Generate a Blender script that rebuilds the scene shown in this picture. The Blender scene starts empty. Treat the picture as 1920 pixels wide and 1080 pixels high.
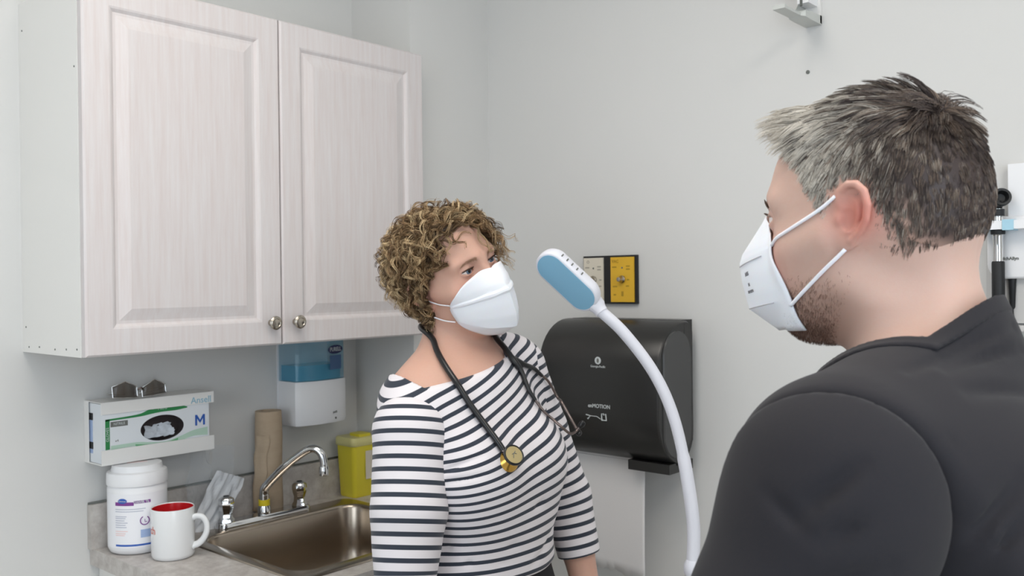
import bpy, bmesh, math, random
import numpy as np
from mathutils import Vector, Matrix

C = bpy.context.scene.collection
sc = bpy.context.scene
PI = math.pi

# ------------------------------------------------------------------ camera, world, lights, exposure
cam_data = bpy.data.cameras.new('camera')
cam_data.sensor_width = 36.0
cam_data.lens = 36.0 * 1707.08 / 1920.0
cam_data.clip_start = 0.02
camera = bpy.data.objects.new('camera', cam_data)
C.objects.link(camera)
_yaw, _pitch, _roll = 0.7236, -0.0060, -0.0114
_fw = Vector((-math.sin(_yaw) * math.cos(_pitch), math.cos(_yaw) * math.cos(_pitch), math.sin(_pitch)))
_r = Vector((math.cos(_yaw), math.sin(_yaw), 0))
_u = _r.cross(_fw)
_r2 = _r * math.cos(_roll) + _u * math.sin(_roll)
_u2 = -_r * math.sin(_roll) + _u * math.cos(_roll)
camera.matrix_world = Matrix(((_r2.x, _u2.x, -_fw.x, 2.1298), (_r2.y, _u2.y, -_fw.y, 0.0),
                              (_r2.z, _u2.z, -_fw.z, 1.5119), (0, 0, 0, 1)))
cam_data.dof.use_dof = True
cam_data.dof.focus_distance = 1.25
cam_data.dof.aperture_fstop = 11.0
sc.camera = camera

sc.view_settings.view_transform = 'Standard'
sc.view_settings.look = 'None'
sc.view_settings.exposure = -0.27
sc.view_settings.gamma = 1.0
sc.view_settings.use_curve_mapping = False
sc.cycles.use_denoising = True
sc.cycles.max_bounces = 8
sc.cycles.transparent_max_bounces = 12
sc.cycles.caustics_reflective = False
sc.cycles.caustics_refractive = False

world = bpy.data.worlds.new('daylight')
sc.world = world
world.use_nodes = True
_bg = world.node_tree.nodes['Background']
_bg.inputs['Color'].default_value = (0.80, 0.90, 1.0, 1)
_bg.inputs['Strength'].default_value = 4.7


def area_light(name, loc, direction, sx, sy, power, color, portal=False):
    l = bpy.data.lights.new(name, 'AREA')
    l.shape = 'RECTANGLE'
    l.size, l.size_y = sx, sy
    l.energy = power
    l.color = color
    o = bpy.data.objects.new(name, l)
    C.objects.link(o)
    o.location = loc
    o.rotation_euler = Vector(direction).to_track_quat('-Z', 'Y').to_euler()
    if portal:
        l.cycles.is_portal = True
    return o


# daylight through the two windows behind the photographer, and two ceiling panels
area_light('window_portal', (1.65, -1.515, 1.62), (0, 1, 0), 1.3, 1.5, 10, (1, 1, 1), True)
area_light('window_portal', (3.375, -0.15, 1.50), (-1, 0, 0), 1.9, 1.8, 10, (1, 1, 1), True)
area_light('ceiling_panel_light', (1.15, 0.55, 2.685), (0, 0, -1), 0.55, 1.15, 4.0, (1.0, 0.92, 0.85))
area_light('ceiling_panel_light', (2.55, 0.75, 2.685), (0, 0, -1), 0.55, 1.15, 4.0, (1.0, 0.92, 0.85))


# ------------------------------------------------------------------ helpers: colour, material
def lin(r, g=None, b=None):
    if g is None:
        r, g, b = r
    f = lambda v: (v / 255 / 12.92) if v / 255 <= 0.04045 else ((v / 255 + 0.055) / 1.055) ** 2.4
    return (f(r), f(g), f(b))


def mat(name, col, rough=0.5, metal=0.0, noise=None, bump=None, sss=0.0, trans=0.0, ior=1.45, alpha=1.0,
        spec=0.5, attr=None, sheen=0.0, coat=0.0):
    """noise = (scale xyz, amount, colour2); bump = (scale xyz, strength, distance)"""
    m = bpy.data.materials.new(name)
    m.use_nodes = True
    nt = m.node_tree
    b = nt.nodes['Principled BSDF']
    b.inputs['Base Color'].default_value = (*col, 1)
    b.inputs['Roughness'].default_value = rough
    b.inputs['Metallic'].default_value = metal
    b.inputs['IOR'].default_value = ior
    b.inputs['Specular IOR Level'].default_value = spec
    b.inputs['Transmission Weight'].default_value = trans
    b.inputs['Alpha'].default_value = alpha
    b.inputs['Sheen Weight'].default_value = sheen
    b.inputs['Coat Weight'].default_value = coat
    if sss:
        b.inputs['Subsurface Weight'].default_value = sss
        b.inputs['Subsurface Radius'].default_value = (1.0, 0.35, 0.2)
        b.inputs['Subsurface Scale'].default_value = 0.006
    L = nt.links.new
    base = None
    if attr:
        a = nt.nodes.new('ShaderNodeAttribute')
        a.attribute_name = attr
        base = a.outputs['Color']
    if noise or bump:
        tc = nt.nodes.new('ShaderNodeTexCoord')
    if noise:
        mp = nt.nodes.new('ShaderNodeMapping')
        mp.inputs['Scale'].default_value = noise[0]
        L(tc.outputs['Object'], mp.inputs['Vector'])
        n = nt.nodes.new('ShaderNodeTexNoise')
        n.inputs['Scale'].default_value = 1.0
        n.inputs['Detail'].default_value = 6
        n.inputs['Roughness'].default_value = 0.65
        L(mp.outputs['Vector'], n.inputs['Vector'])
        ra = nt.nodes.new('ShaderNodeMapRange')
        ra.inputs['From Min'].default_value = 0.34
        ra.inputs['From Max'].default_value = 0.66
        ra.inputs['To Max'].default_value = noise[1]
        L(n.outputs['Fac'], ra.inputs['Value'])
        mx = nt.nodes.new('ShaderNodeMix')
        mx.data_type = 'RGBA'
        L(ra.outputs['Result'], mx.inputs[0])
        if base:
            L(base, mx.inputs[6])
        else:
            mx.inputs[6].default_value = (*col, 1)
        mx.inputs[7].default_value = (*noise[2], 1)
        base = mx.outputs[2]
    if base:
        L(base, b.inputs['Base Color'])
    if bump:
        mp2 = nt.nodes.new('ShaderNodeMapping')
        mp2.inputs['Scale'].default_value = bump[0]
        L(tc.outputs['Object'], mp2.inputs['Vector'])
        n2 = nt.nodes.new('ShaderNodeTexNoise')
        n2.inputs['Scale'].default_value = 1.0
        n2.inputs['Detail'].default_value = 5
        L(mp2.outputs['Vector'], n2.inputs['Vector'])
        bp = nt.nodes.new('ShaderNodeBump')
        bp.inputs['Strength'].default_value = bump[1]
        bp.inputs['Distance'].default_value = bump[2]
        L(n2.outputs['Fac'], bp.inputs['Height'])
        L(bp.outputs['Normal'], b.inputs['Normal'])
    return m


# ------------------------------------------------------------------ helpers: objects
def thing(name, label, cat, loc=(0, 0, 0), rotz=0.0, group=None):
    o = bpy.data.objects.new(name, None)
    o.empty_display_size = 0.05
    C.objects.link(o)
    o.location = loc
    o.rotation_euler = (0, 0, rotz)
    return tag(o, label, cat, group)


def tag(o, label, cat, group=None):
    o['label'] = label
    o['category'] = cat
    if group:
        o['group'] = group
    return o


def link_mesh(name, me, m, parent=None, label=None):
    o = bpy.data.objects.new(name, me)
    C.objects.link(o)
    for x in (m if isinstance(m, (list, tuple)) else [m]):
        me.materials.append(x)
    if parent is not None:
        o.parent = parent
    if label:
        o['label'] = label
    return o


def obj(name, bm, m, parent=None, label=None, smooth=False, bevel=0.0, seg=2, angle=35, mat_world=None):
    if bevel:
        ed = [e for e in bm.edges if len(e.link_faces) == 2 and e.calc_face_angle(0) > math.radians(angle)]
        bmesh.ops.bevel(bm, geom=ed, offset=bevel, segments=seg, profile=0.5, affect='EDGES', clamp_overlap=True)
    bmesh.ops.recalc_face_normals(bm, faces=bm.faces[:])
    me = bpy.data.meshes.new(name)
    bm.to_mesh(me)
    bm.free()
    if smooth or bevel:
        for p in me.polygons:
            p.use_smooth = True
        if not smooth or smooth == 'auto':
            me.set_sharp_from_angle(angle=math.radians(angle))
    return link_mesh(name, me, m, parent, label)


def struct(name, bm, m, **k):
    o = obj(name, bm, m, **k)
    o['kind'] = 'structure'
    return o


def BM():
    return bmesh.new()


def box(bm, x0, x1, y0, y1, z0, z1, M=None):
    v = [bm.verts.new((x, y, z)) for x in (x0, x1) for y in (y0, y1) for z in (z0, z1)]
    for f in ((0, 1, 3, 2), (4, 6, 7, 5), (0, 4, 5, 1), (2, 3, 7, 6), (0, 2, 6, 4), (1, 5, 7, 3)):
        bm.faces.new([v[i] for i in f])
    if M is not None:
        bmesh.ops.transform(bm, matrix=M, verts=v)
    return v


def lathe(bm, prof, seg=32, M=None, cap0=True, cap1=True, squash=None):
    """prof: list of (r, z). squash(angle) -> radius factor"""
    rings = []
    for r, z in prof:
        rings.append([bm.verts.new((r * math.cos(a) * (squash(a) if squash else 1), r * math.sin(a) * (squash(a) if squash else 1), z))
                      for a in [2 * PI * i / seg for i in range(seg)]])
    for a, b in zip(rings[:-1], rings[1:]):
        for i in range(seg):
            bm.faces.new((a[i], a[(i + 1) % seg], b[(i + 1) % seg], b[i]))
    if cap0:
        bm.faces.new(rings[0][::-1])
    if cap1:
        bm.faces.new(rings[-1])
    vs = [v for r in rings for v in r]
    if M is not None:
        bmesh.ops.transform(bm, matrix=M, verts=vs)
    return vs


def smooth_path(pts, n=8):
    """Catmull-Rom through pts"""
    P = [Vector(p) for p in pts]
    P = [P[0] * 2 - P[1]] + P + [P[-1] * 2 - P[-2]]
    out = []
    for i in range(1, len(P) - 2):
        for k in range(n):
            t = k / n
            a, b, c, d = P[i - 1], P[i], P[i + 1], P[i + 2]
            out.append(0.5 * ((2 * b) + (c - a) * t + (2 * a - 5 * b + 4 * c - d) * t * t + (3 * b - a - 3 * c + d) * t ** 3))
    out.append(P[-2])
    return out


def tube(bm, path, rad, seg=12, cap=True, flat=1.0):
    P = [Vector(p) for p in path]
    n = len(P)
    R = rad if isinstance(rad, (list, tuple)) else [rad] * n
    T = [(P[min(i + 1, n - 1)] - P[max(i - 1, 0)]).normalized() for i in range(n)]
    u = T[0].orthogonal().normalized()
    rings = []
    for i in range(n):
        u = (u - T[i] * u.dot(T[i])).normalized()
        w = T[i].cross(u)
        rings.append([bm.verts.new(P[i] + (u * math.cos(2 * PI * k / seg) + w * math.sin(2 * PI * k / seg) * flat) * R[i]) for k in range(seg)])
    for a, b in zip(rings[:-1], rings[1:]):
        for i in range(seg):
            bm.faces.new((a[i], a[(i + 1) % seg], b[(i + 1) % seg], b[i]))
    if cap:
        bm.faces.new(rings[0][::-1])
        bm.faces.new(rings[-1])
    return [v for r in rings for v in r]


def loft(bm, rings, cap0=True, cap1=True, closed=True):
    V = [[bm.verts.new(p) for p in r] for r in rings]
    n = len(V[0])
    for a, b in zip(V[:-1], V[1:]):
        for i in range(n if closed else n - 1):
            bm.faces.new((a[i], a[(i + 1) % n], b[(i + 1) % n], b[i]))
    if cap0:
        bm.faces.new(V[0][::-1])
    if cap1:
        bm.faces.new(V[-1])
    return [v for r in V for v in r]


def rrect(cx, cy, hx, hy, r, z, n=6):
    out = []
    for sx, sy, a0 in ((1, 1, 0), (-1, 1, 90), (-1, -1, 180), (1, -1, 270)):
        for k in range(n + 1):
            a = math.radians(a0 + 90 * k / n)
            out.append((cx + sx * (hx - r) + r * math.cos(a), cy + sy * (hy - r) + r * math.sin(a), z))
    return out


def text(name, body, size, m, parent, M, label=None, extrude=0.0002, bold=0.0, align='CENTER', xscale=1.0):
    cu = bpy.data.curves.new(name, 'FONT')
    cu.body = body
    cu.size = size
    cu.align_x = align
    cu.align_y = 'CENTER'
    cu.extrude = extrude
    cu.offset = bold
    cu.resolution_u = 3
    o = bpy.data.objects.new('text_tmp', cu)
    C.objects.link(o)
    dg = bpy.context.evaluated_depsgraph_get()
    me = bpy.data.meshes.new_from_object(o.evaluated_get(dg))
    bpy.data.objects.remove(o)
    me.transform(M @ Matrix.Diagonal((xscale, 1, 1, 1)))
    me.materials.clear()
    me.name = name
    return link_mesh(name, me, m, parent, label)


def frame(origin, right, up):
    """matrix whose x = right, y = up, z = out of the surface"""
    r = Vector(right).normalized()
    u = Vector(up)
    u = (u - r * u.dot(r)).normalized()
    o = r.cross(u)
    return Matrix(((r.x, u.x, o.x, origin[0]), (r.y, u.y, o.y, origin[1]), (r.z, u.z, o.z, origin[2]), (0, 0, 0, 1)))


def np_mesh(name, V, F, smooth=True):
    """V (n,3); F (m,k) all of the same size"""
    me = bpy.data.meshes.new(name)
    F = np.asarray(F, np.int32)
    m, k = F.shape
    me.vertices.add(len(V))
    me.vertices.foreach_set('co', np.ascontiguousarray(V, np.float32).ravel())
    me.loops.add(m * k)
    me.loops.foreach_set('vertex_index', F.ravel())
    me.polygons.add(m)
    me.polygons.foreach_set('loop_start', np.arange(0, m * k, k, dtype=np.int32))
    if smooth:
        me.polygons.foreach_set('use_smooth', np.ones(m, bool))
    me.update(calc_edges=True)
    return me


def set_col(me, col, name='col'):
    a = me.color_attributes.new(name, 'FLOAT_COLOR', 'POINT')
    c = np.ones((len(me.vertices), 4), np.float32)
    c[:, :3] = col
    a.data.foreach_set('color', c.ravel())


def set_float(me, val, name):
    a = me.attributes.new(name, 'FLOAT', 'POINT')
    a.data.foreach_set('value', np.ascontiguousarray(val, np.float32))


# ------------------------------------------------------------------ helpers: implicit bodies
F32 = np.float32


def A(*v):
    return np.array(v, F32)


def smin(a, b, k):
    h = np.maximum(k - np.abs(a - b), 0) / k
    return np.minimum(a, b) - h * h * k * F32(0.25)


def smax(a, b, k):
    return -smin(-a, -b, k)


def smins(k, *ds):
    d = ds[0]
    for e in ds[1:]:
        d = smin(d, e, k)
    return d


def sph(P, c, r):
    return np.sqrt(((P - A(*c)) ** 2).sum(1)) - F32(r)


def ell(P, c, r, R=None):
    q = P - A(*c)
    if R is not None:
        q = q @ R
    r = A(*r)
    q1 = q / r
    k0 = np.sqrt((q1 * q1).sum(1)) + F32(1e-9)
    q2 = q1 / r
    k1 = np.sqrt((q2 * q2).sum(1)) + F32(1e-9)
    return k0 * (k0 - 1) / k1


def rcone(P, a, b, ra, rb):
    a = A(*a)
    ba = A(*b) - a
    pa = P - a
    t = np.clip((pa @ ba) / (ba @ ba), 0, 1)
    return np.sqrt(((pa - t[:, None] * ba) ** 2).sum(1)) - (F32(ra) + t * F32(rb - ra))


def chain(P, pts, rad, k=0.0):
    d = None
    for i in range(len(pts) - 1):
        e = rcone(P, pts[i], pts[i + 1], rad[i], rad[i + 1])
        d = e if d is None else (smin(d, e, k) if k else np.minimum(d, e))
    return d


def rot(yaw=0, pitch=0, roll=0):
    """columns = local axes (x forward, y left, z up) in parent space; degrees. pitch>0 looks up, roll>0 leans to own right"""
    M = Matrix.Rotation(math.radians(yaw), 3, 'Z') @ Matrix.Rotation(math.radians(-pitch), 3, 'Y') @ Matrix.Rotation(math.radians(roll), 3, 'X')
    return np.array(M, F32)


def sstep(x, a, b):
    t = np.clip((x - a) / (b - a), 0, 1)
    return t * t * (3 - 2 * t)


_OFF = None


def surface(f, lo, hi, h, clip=None, B=8, newton=2):
    """sparse surface nets of f(P)=0 inside the box lo..hi; clip(P) keeps faces where it is true -> V, quads"""
    lo = np.array(lo, np.float64)
    n = np.ceil((np.array(hi) - lo) / h / B).astype(int)
    bx = np.stack(np.meshgrid(*[np.arange(k) for k in n], indexing='ij'), -1).reshape(-1, 3)
    cen = (lo + (bx + 0.5) * B * h).astype(F32)
    d = np.concatenate([f(c) for c in np.array_split(cen, max(1, len(cen) // 60000))])
    bx = bx[np.abs(d) < 1.35 * B * h * 0.87 + h]
    g = np.stack(np.meshgrid(*[np.arange(B + 1)] * 3, indexing='ij'), -1).reshape(-1, 3)
    Vi, Vp, edges = [], [], []
    cidx = np.stack(np.meshgrid(*[np.arange(B)] * 3, indexing='ij'), -1).reshape(-1, 3)
    S = (n * B + 2).astype(np.int64)
    key = lambda ijk: (ijk[..., 0].astype(np.int64) * S[1] + ijk[..., 1]) * S[2] + ijk[..., 2]
    corners = [(i, j, k) for i in (0, 1) for j in (0, 1) for k in (0, 1)]
    cedges = [(a, b) for a in range(8) for b in range(a + 1, 8) if sum(abs(corners[a][t] - corners[b][t]) for t in range(3)) == 1]
    for chunk in np.array_split(bx, max(1, len(bx) // 80)):
        if not len(chunk):
            continue
        I = chunk[:, None, :] * B + g[None]
        val = f((lo + I.reshape(-1, 3) * h).astype(F32)).reshape(len(chunk), B + 1, B + 1, B + 1)
        cv = np.stack([val[:, i:B + i, j:B + j, k:B + k] for i, j, k in corners], -1).reshape(len(chunk), -1, 8)
        neg = cv < 0
        act = neg.any(-1) & ~neg.all(-1)
        bi, ci = np.nonzero(act)
        if not len(bi):
            continue
        vals = cv[bi, ci]
        ijk = chunk[bi] * B + cidx[ci]
        acc = np.zeros((len(bi), 3))
        cnt = np.zeros(len(bi))
        for a, b in cedges:
            m = (vals[:, a] < 0) != (vals[:, b] < 0)
            t = np.where(m, vals[:, a] / np.where(m, vals[:, a] - vals[:, b], 1), 0)
            pa, pb = np.array(corners[a]), np.array(corners[b])
            acc += np.where(m[:, None], pa + t[:, None] * (pb - pa), 0)
            cnt += m
        Vi.append(key(ijk))
        Vp.append(lo + (ijk + acc / cnt[:, None]) * h)
        for ax, cb in ((0, 4), (1, 2), (2, 1)):
            m = (vals[:, 0] < 0) != (vals[:, cb] < 0)
            edges.append((ax, ijk[m], vals[m, 0] < 0))
    Vi = np.concatenate(Vi)
    Vp = np.concatenate(Vp)
    Vi, first = np.unique(Vi, return_index=True)
    Vp = Vp[first]
    quads = []
    for ax, ijk, sgn in edges:
        if not len(ijk):
            continue
        u = np.zeros(3, int)
        v = np.zeros(3, int)
        u[(ax + 1) % 3] = 1
        v[(ax + 2) % 3] = 1
        q = np.stack([key(ijk), key(ijk - u), key(ijk - u - v), key(ijk - v)], 1)
        pos = np.searchsorted(Vi, q)
        pos = np.minimum(pos, len(Vi) - 1)
        ok = (Vi[pos] == q).all(1) & ((ijk - u - v).min(1) >= 0)
        pos, s = pos[ok], sgn[ok]
        pos[~s] = pos[~s][:, ::-1]
        quads.append(pos)
    Q = np.concatenate(quads)
    P = Vp.astype(F32)
    for _ in range(newton):
        d, gr = grad(f, P, h * 0.25)
        l2 = (gr * gr).sum(1)
        step = np.clip(d / np.maximum(l2, 0.05), -h * 0.6, h * 0.6)
        P = P - gr * step[:, None]
    if clip is not None:
        keep = clip(P)
        Q = Q[keep[Q].all(1)]
        used = np.zeros(len(P), bool)
        used[Q.ravel()] = True
        idx = np.cumsum(used) - 1
        P, Q = P[used], idx[Q]
    return P, Q


def grad(f, P, e):
    e = F32(e)
    d = f(P)
    g = np.empty_like(P)
    for a in range(3):
        o = np.zeros(3, F32)
        o[a] = e
        g[:, a] = (f(P + o) - f(P - o)) / (2 * e)
    return d, g


def normals(f, P, e=0.002):
    d, g = grad(f, P, e)
    return d, g / (np.linalg.norm(g, axis=1, keepdims=True) + 1e-9)


def join_vf(parts):
    V, Q, n = [], [], 0
    for v, q in parts:
        V.append(v)
        Q.append(q + n)
        n += len(v)
    return np.concatenate(V), np.concatenate(Q)


def strands(paths, rad, sides=3):
    """paths (K,n,3), rad (K,n) -> V, quads: a thin tube for every strand"""
    paths = np.asarray(paths, F32)
    K, n, _ = paths.shape
    T = np.gradient(paths, axis=1)
    T /= np.linalg.norm(T, axis=2, keepdims=True) + 1e-9
    ref = np.zeros((K, 1, 3), F32)
    ref[..., 0] = 0.31
    ref[..., 1] = 0.52
    ref[..., 2] = 0.79
    U = np.cross(T, ref)
    U /= np.linalg.norm(U, axis=2, keepdims=True) + 1e-9
    W = np.cross(T, U)
    ang = np.arange(sides) * 2 * PI / sides
    V = paths[:, :, None, :] + (U[:, :, None, :] * np.cos(ang)[None, None, :, None] + W[:, :, None, :] * np.sin(ang)[None, None, :, None]) * rad[:, :, None, None]
    base = (np.arange(K)[:, None, None] * n + np.arange(n - 1)[None, :, None]) * sides
    s = np.arange(sides)[None, None, :]
    s2 = (np.arange(sides) + 1)[None, None, :] % sides
    Q = np.stack([base + s, base + s2, base + sides + s2, base + sides + s], -1).reshape(-1, 4)
    return V.reshape(-1, 3), Q
# ------------------------------------------------------------------ materials
M_WALL = mat('wall_paint', lin(213, 212, 210), .62, noise=((2.2, 2.2, 2.2), .35, lin(209, 209, 207)), bump=((160, 160, 160), .06, .002))
M_CEIL = mat('ceiling_tile', lin(236, 235, 230), .8, bump=((90, 90, 90), .2, .003))
M_FLOOR = mat('floor_vinyl', lin(206, 202, 194), .4, noise=((30, 30, 30), .6, lin(192, 187, 178)))
M_WHITE = mat('white_enamel', lin(236, 234, 231), .38)
M_PLASTIC = mat('white_plastic', lin(236, 236, 238), .32)
M_MELAMINE = mat('white_melamine', lin(234, 232, 228), .42)
M_OAK = mat('whitewashed_oak', lin(216, 211, 211), .45, noise=((95, 95, 5.5), .75, lin(207, 196, 194)), bump=((130, 130, 7), .12, .001))
M_NICKEL = mat('brushed_nickel', lin(176, 168, 156), .24, 1.0)
M_CHROME = mat('chrome', lin(214, 214, 214), .07, 1.0)
M_STEEL = mat('stainless_steel', lin(178, 166, 152), .27, 1.0, bump=((30, 400, 400), .06, .0006))
M_LAM = mat('stone_laminate', lin(204, 199, 194), .35, noise=((38, 38, 38), .85, lin(168, 160, 155)))
M_BLACKP = mat('black_plastic', lin(42, 41, 40), .30, noise=((3, 3, 3), .3, lin(36, 38, 38)))
M_SMOKE = mat('smoked_plastic', lin(66, 66, 66), .16)
M_DARK = mat('dark_rubber', lin(26, 27, 29), .5)
M_PAPER = mat('paper_towel', lin(226, 224, 224), .85, bump=((500, 500, 500), .25, .001))
M_KRAFT = mat('brown_paper', lin(186, 166, 142), .85, noise=((25, 25, 70), .4, lin(172, 150, 126)), bump=((300, 300, 300), .2, .001))
M_YELLOWP = mat('yellow_plastic', lin(228, 212, 62), .35, sss=.0)
M_LIDY = mat('pale_yellow_plastic', lin(222, 214, 148), .35)
M_YTAPE = mat('yellow_tape', lin(222, 200, 40), .5)
M_YPLATE = mat('yellow_enamel', lin(222, 176, 48), .45, noise=((40, 40, 40), .3, lin(208, 160, 44)))
M_CREAM = mat('cream_enamel', lin(216, 208, 192), .45)
M_BRASS = mat('brass', lin(206, 164, 84), .22, 1.0)
M_GOLD = mat('gold', lin(222, 170, 84), .2, 1.0)
M_GUNMETAL = mat('gunmetal', lin(120, 108, 104), .28, 1.0)
M_RED = mat('red_glaze', lin(186, 24, 30), .22)
M_CERAMIC = mat('white_ceramic', lin(234, 235, 236), .18, coat=.3)
M_BLUEPAD = mat('blue_panel', lin(128, 178, 206), .32)
M_PALEBLUE = mat('pale_blue_plastic', lin(168, 208, 226), .35)
M_LAMPW = mat('lamp_white', lin(224, 225, 234), .38)
M_GREYP = mat('grey_plastic', lin(198, 196, 194), .4)
M_GREYDARK = mat('grey_print', lin(110, 112, 108), .6)
M_PRINTGREY = mat('faint_grey_print', lin(120, 120, 124), .8)
M_PRINTLG = mat('pale_grey_print', lin(186, 190, 204), .7)
M_PRINTW = mat('white_print', lin(206, 212, 214), .5)
M_PURPLE = mat('purple_print', lin(126, 62, 142), .5)
M_BLUEP = mat('blue_print', lin(46, 92, 176), .5)
M_SKYP = mat('sky_blue_print', lin(160, 180, 216), .5)
M_GREEN = mat('green_print', lin(44, 132, 74), .5)
M_GREENL = mat('pale_green_print', lin(186, 214, 196), .5)
M_GREENM = mat('mid_green_print', lin(112, 176, 128), .5)
M_REDP = mat('red_print', lin(206, 104, 88), .5)
M_PINK = mat('pink_print', lin(236, 206, 204), .5)
M_CARD = mat('white_card', lin(228, 232, 236), .5)
M_GLOVE = mat('glove_latex', lin(206, 212, 220), .5)
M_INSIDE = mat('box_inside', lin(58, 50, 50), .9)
M_LABEL = mat('paper_label', lin(238, 238, 242), .4)
M_BRACKET = mat('grey_enamel', lin(196, 198, 194), .4)
M_GEL = mat('blue_gel', lin(74, 158, 196), .2, alpha=.85)
M_CLEARBLUE = mat('tinted_clear_plastic', lin(108, 178, 206), .08, alpha=.42)
M_BAG = mat('cloudy_film', lin(230, 233, 238), .4, alpha=.68)
M_CLEAR = mat('clear_film', lin(200, 212, 222), .12, alpha=.16)
M_LENS = mat('smoky_lens', lin(84, 74, 64), .06, alpha=.62)
M_MASK = mat('mask_fabric', lin(236, 236, 242), .8, bump=((900, 900, 900), .12, .0006), sss=.15)
M_MASKSEAM = mat('mask_seam', lin(206, 204, 208), .8)
M_TROUSER = mat('black_trousers', lin(26, 26, 32), .8)
M_SHOE = mat('black_shoe', lin(30, 30, 32), .5)
M_TEE = mat('dark_cotton', lin(27, 24, 29), .85, sheen=.07, noise=((420, 420, 420), .45, lin(17, 19, 28)), bump=((1400, 1400, 1400), .15, .0006))
M_STETH = mat('black_tubing', lin(26, 26, 28), .28)
M_LIGHT = bpy.data.materials.new('lit_diffuser')
M_LIGHT.use_nodes = True
M_LIGHT.node_tree.nodes['Principled BSDF'].inputs['Emission Color'].default_value = (1.0, .94, .86, 1)
M_LIGHT.node_tree.nodes['Principled BSDF'].inputs['Emission Strength'].default_value = 6.0


def stripe_mat():
    m = bpy.data.materials.new('striped_cotton')
    m.use_nodes = True
    nt = m.node_tree
    b = nt.nodes['Principled BSDF']
    b.inputs['Roughness'].default_value = .8
    b.inputs['Sheen Weight'].default_value = .15
    L = nt.links.new
    at = nt.nodes.new('ShaderNodeAttribute')
    at.attribute_name = 'stripe'
    d = nt.nodes.new('ShaderNodeMath')
    d.operation = 'DIVIDE'
    d.inputs[1].default_value = .0194
    L(at.outputs['Fac'], d.inputs[0])
    f = nt.nodes.new('ShaderNodeMath')
    f.operation = 'FRACT'
    L(d.outputs[0], f.inputs[0])
    r = nt.nodes.new('ShaderNodeValToRGB')
    e = r.color_ramp.elements
    w, n = (*lin(228, 223, 227), 1), (*lin(40, 48, 62), 1)
    e[0].position, e[0].color = 0.0, w
    e[1].position, e[1].color = 0.58, w
    for p, c in ((.62, n), (.96, n), (1.0, w)):
        x = e.new(p)
        x.color = c
    L(f.outputs[0], r.inputs[0])
    L(r.outputs[0], b.inputs['Base Color'])
    tc = nt.nodes.new('ShaderNodeTexCoord')
    n2 = nt.nodes.new('ShaderNodeTexNoise')
    n2.inputs['Scale'].default_value = 1100
    L(tc.outputs['Object'], n2.inputs['Vector'])
    bp = nt.nodes.new('ShaderNodeBump')
    bp.inputs['Strength'].default_value = .12
    bp.inputs['Distance'].default_value = .0006
    L(n2.outputs['Fac'], bp.inputs['Height'])
    L(bp.outputs['Normal'], b.inputs['Normal'])
    return m


M_STRIPE = stripe_mat()

# ------------------------------------------------------------------ the room
D = 2.026
XR, YF, ZC = 3.45, -1.60, 2.70


def simple(name, *b, m=M_WALL, bevel=0):
    bm = BM()
    for q in b:
        box(bm, *q)
    return struct(name, bm, m, bevel=bevel)


simple('floor', (-.1, XR + .1, YF - .1, D + .1, -.1, 0), m=M_FLOOR)
simple('ceiling', (-.1, XR + .1, YF - .1, D + .1, ZC, ZC + .1), m=M_CEIL)
simple('wall_left', (-.1, 0, YF - .1, D + .1, 0, ZC))
simple('wall_return', (0, .253, 1.710, D + .1, 0, ZC), bevel=.004)
simple('wall_back', (.253, XR, D, D + .1, 0, ZC))
simple('wall_front', (0, 1.0, YF - .1, YF, 0, ZC), (2.3, XR, YF - .1, YF, 0, ZC), (1.0, 2.3, YF - .1, YF, 0, .87), (1.0, 2.3, YF - .1, YF, 2.37, ZC))
simple('wall_right', (XR, XR + .1, YF - .1, -1.10, 0, ZC), (XR, XR + .1, .80, D + .1, 0, ZC), (XR, XR + .1, -1.10, .80, 0, .60), (XR, XR + .1, -1.10, .80, 2.40, ZC))
simple('baseboard_back', (.253, XR, D - .012, D, 0, .09), m=M_WHITE)
simple('baseboard_left', (0, .012, YF, .93, 0, .09), m=M_WHITE)
for nm, (a, b) in (('window_1', ((1.0, 2.3), None)), ('window_2', (None, (-1.10, .80)))):
    bm = BM()
    ww = (a or b)[1] - (a or b)[0]
    hh = 1.5 if a else 1.8
    for (h0, h1, z0, z1) in ((0, .05, 0, hh), (ww - .05, ww, 0, hh), (.05, ww - .05, 0, .05), (.05, ww - .05, hh - .05, hh), (ww / 2 - .02, ww / 2 + .02, .05, hh - .05)):
        if a:
            box(bm, a[0] + h0, a[0] + h1, YF - .08, YF - .03, .87 + z0, .87 + z1)
        else:
            box(bm, XR + .03, XR + .08, b[0] + h0, b[0] + h1, .60 + z0, .60 + z1)
    struct(nm, bm, M_WHITE, bevel=.003)
for (x, y) in ((1.15, .55), (2.55, .75)):
    t = thing('ceiling_light', 'flat ceiling light panel above the %s of the room' % ('middle' if x < 2 else 'window side'), 'ceiling light', (x, y, ZC))
    bm = BM()
    for q in ((-.31, -.28, -.6, .6), (.28, .31, -.6, .6), (-.28, .28, -.6, -.57), (-.28, .28, .57, .6)):
        box(bm, *q, -.012, 0)
    obj('light_frame', bm, M_WHITE, t, bevel=.002)
    bm = BM()
    box(bm, -.28, .28, -.57, .57, -.006, 0)
    obj('diffuser', bm, M_LIGHT, t)

# screw plug left in the back wall
t = thing('wall_plug', 'small dark screw plug in the bare wall below the bracket', 'screw', (1.256, D, 1.988))
bm = BM()
lathe(bm, [(.0045, 0), (.0045, .002), (.002, .004)], 12, Matrix.Rotation(PI / 2, 4, 'X'))
obj('screw_head', bm, M_GREYDARK, t, smooth='auto')

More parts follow.
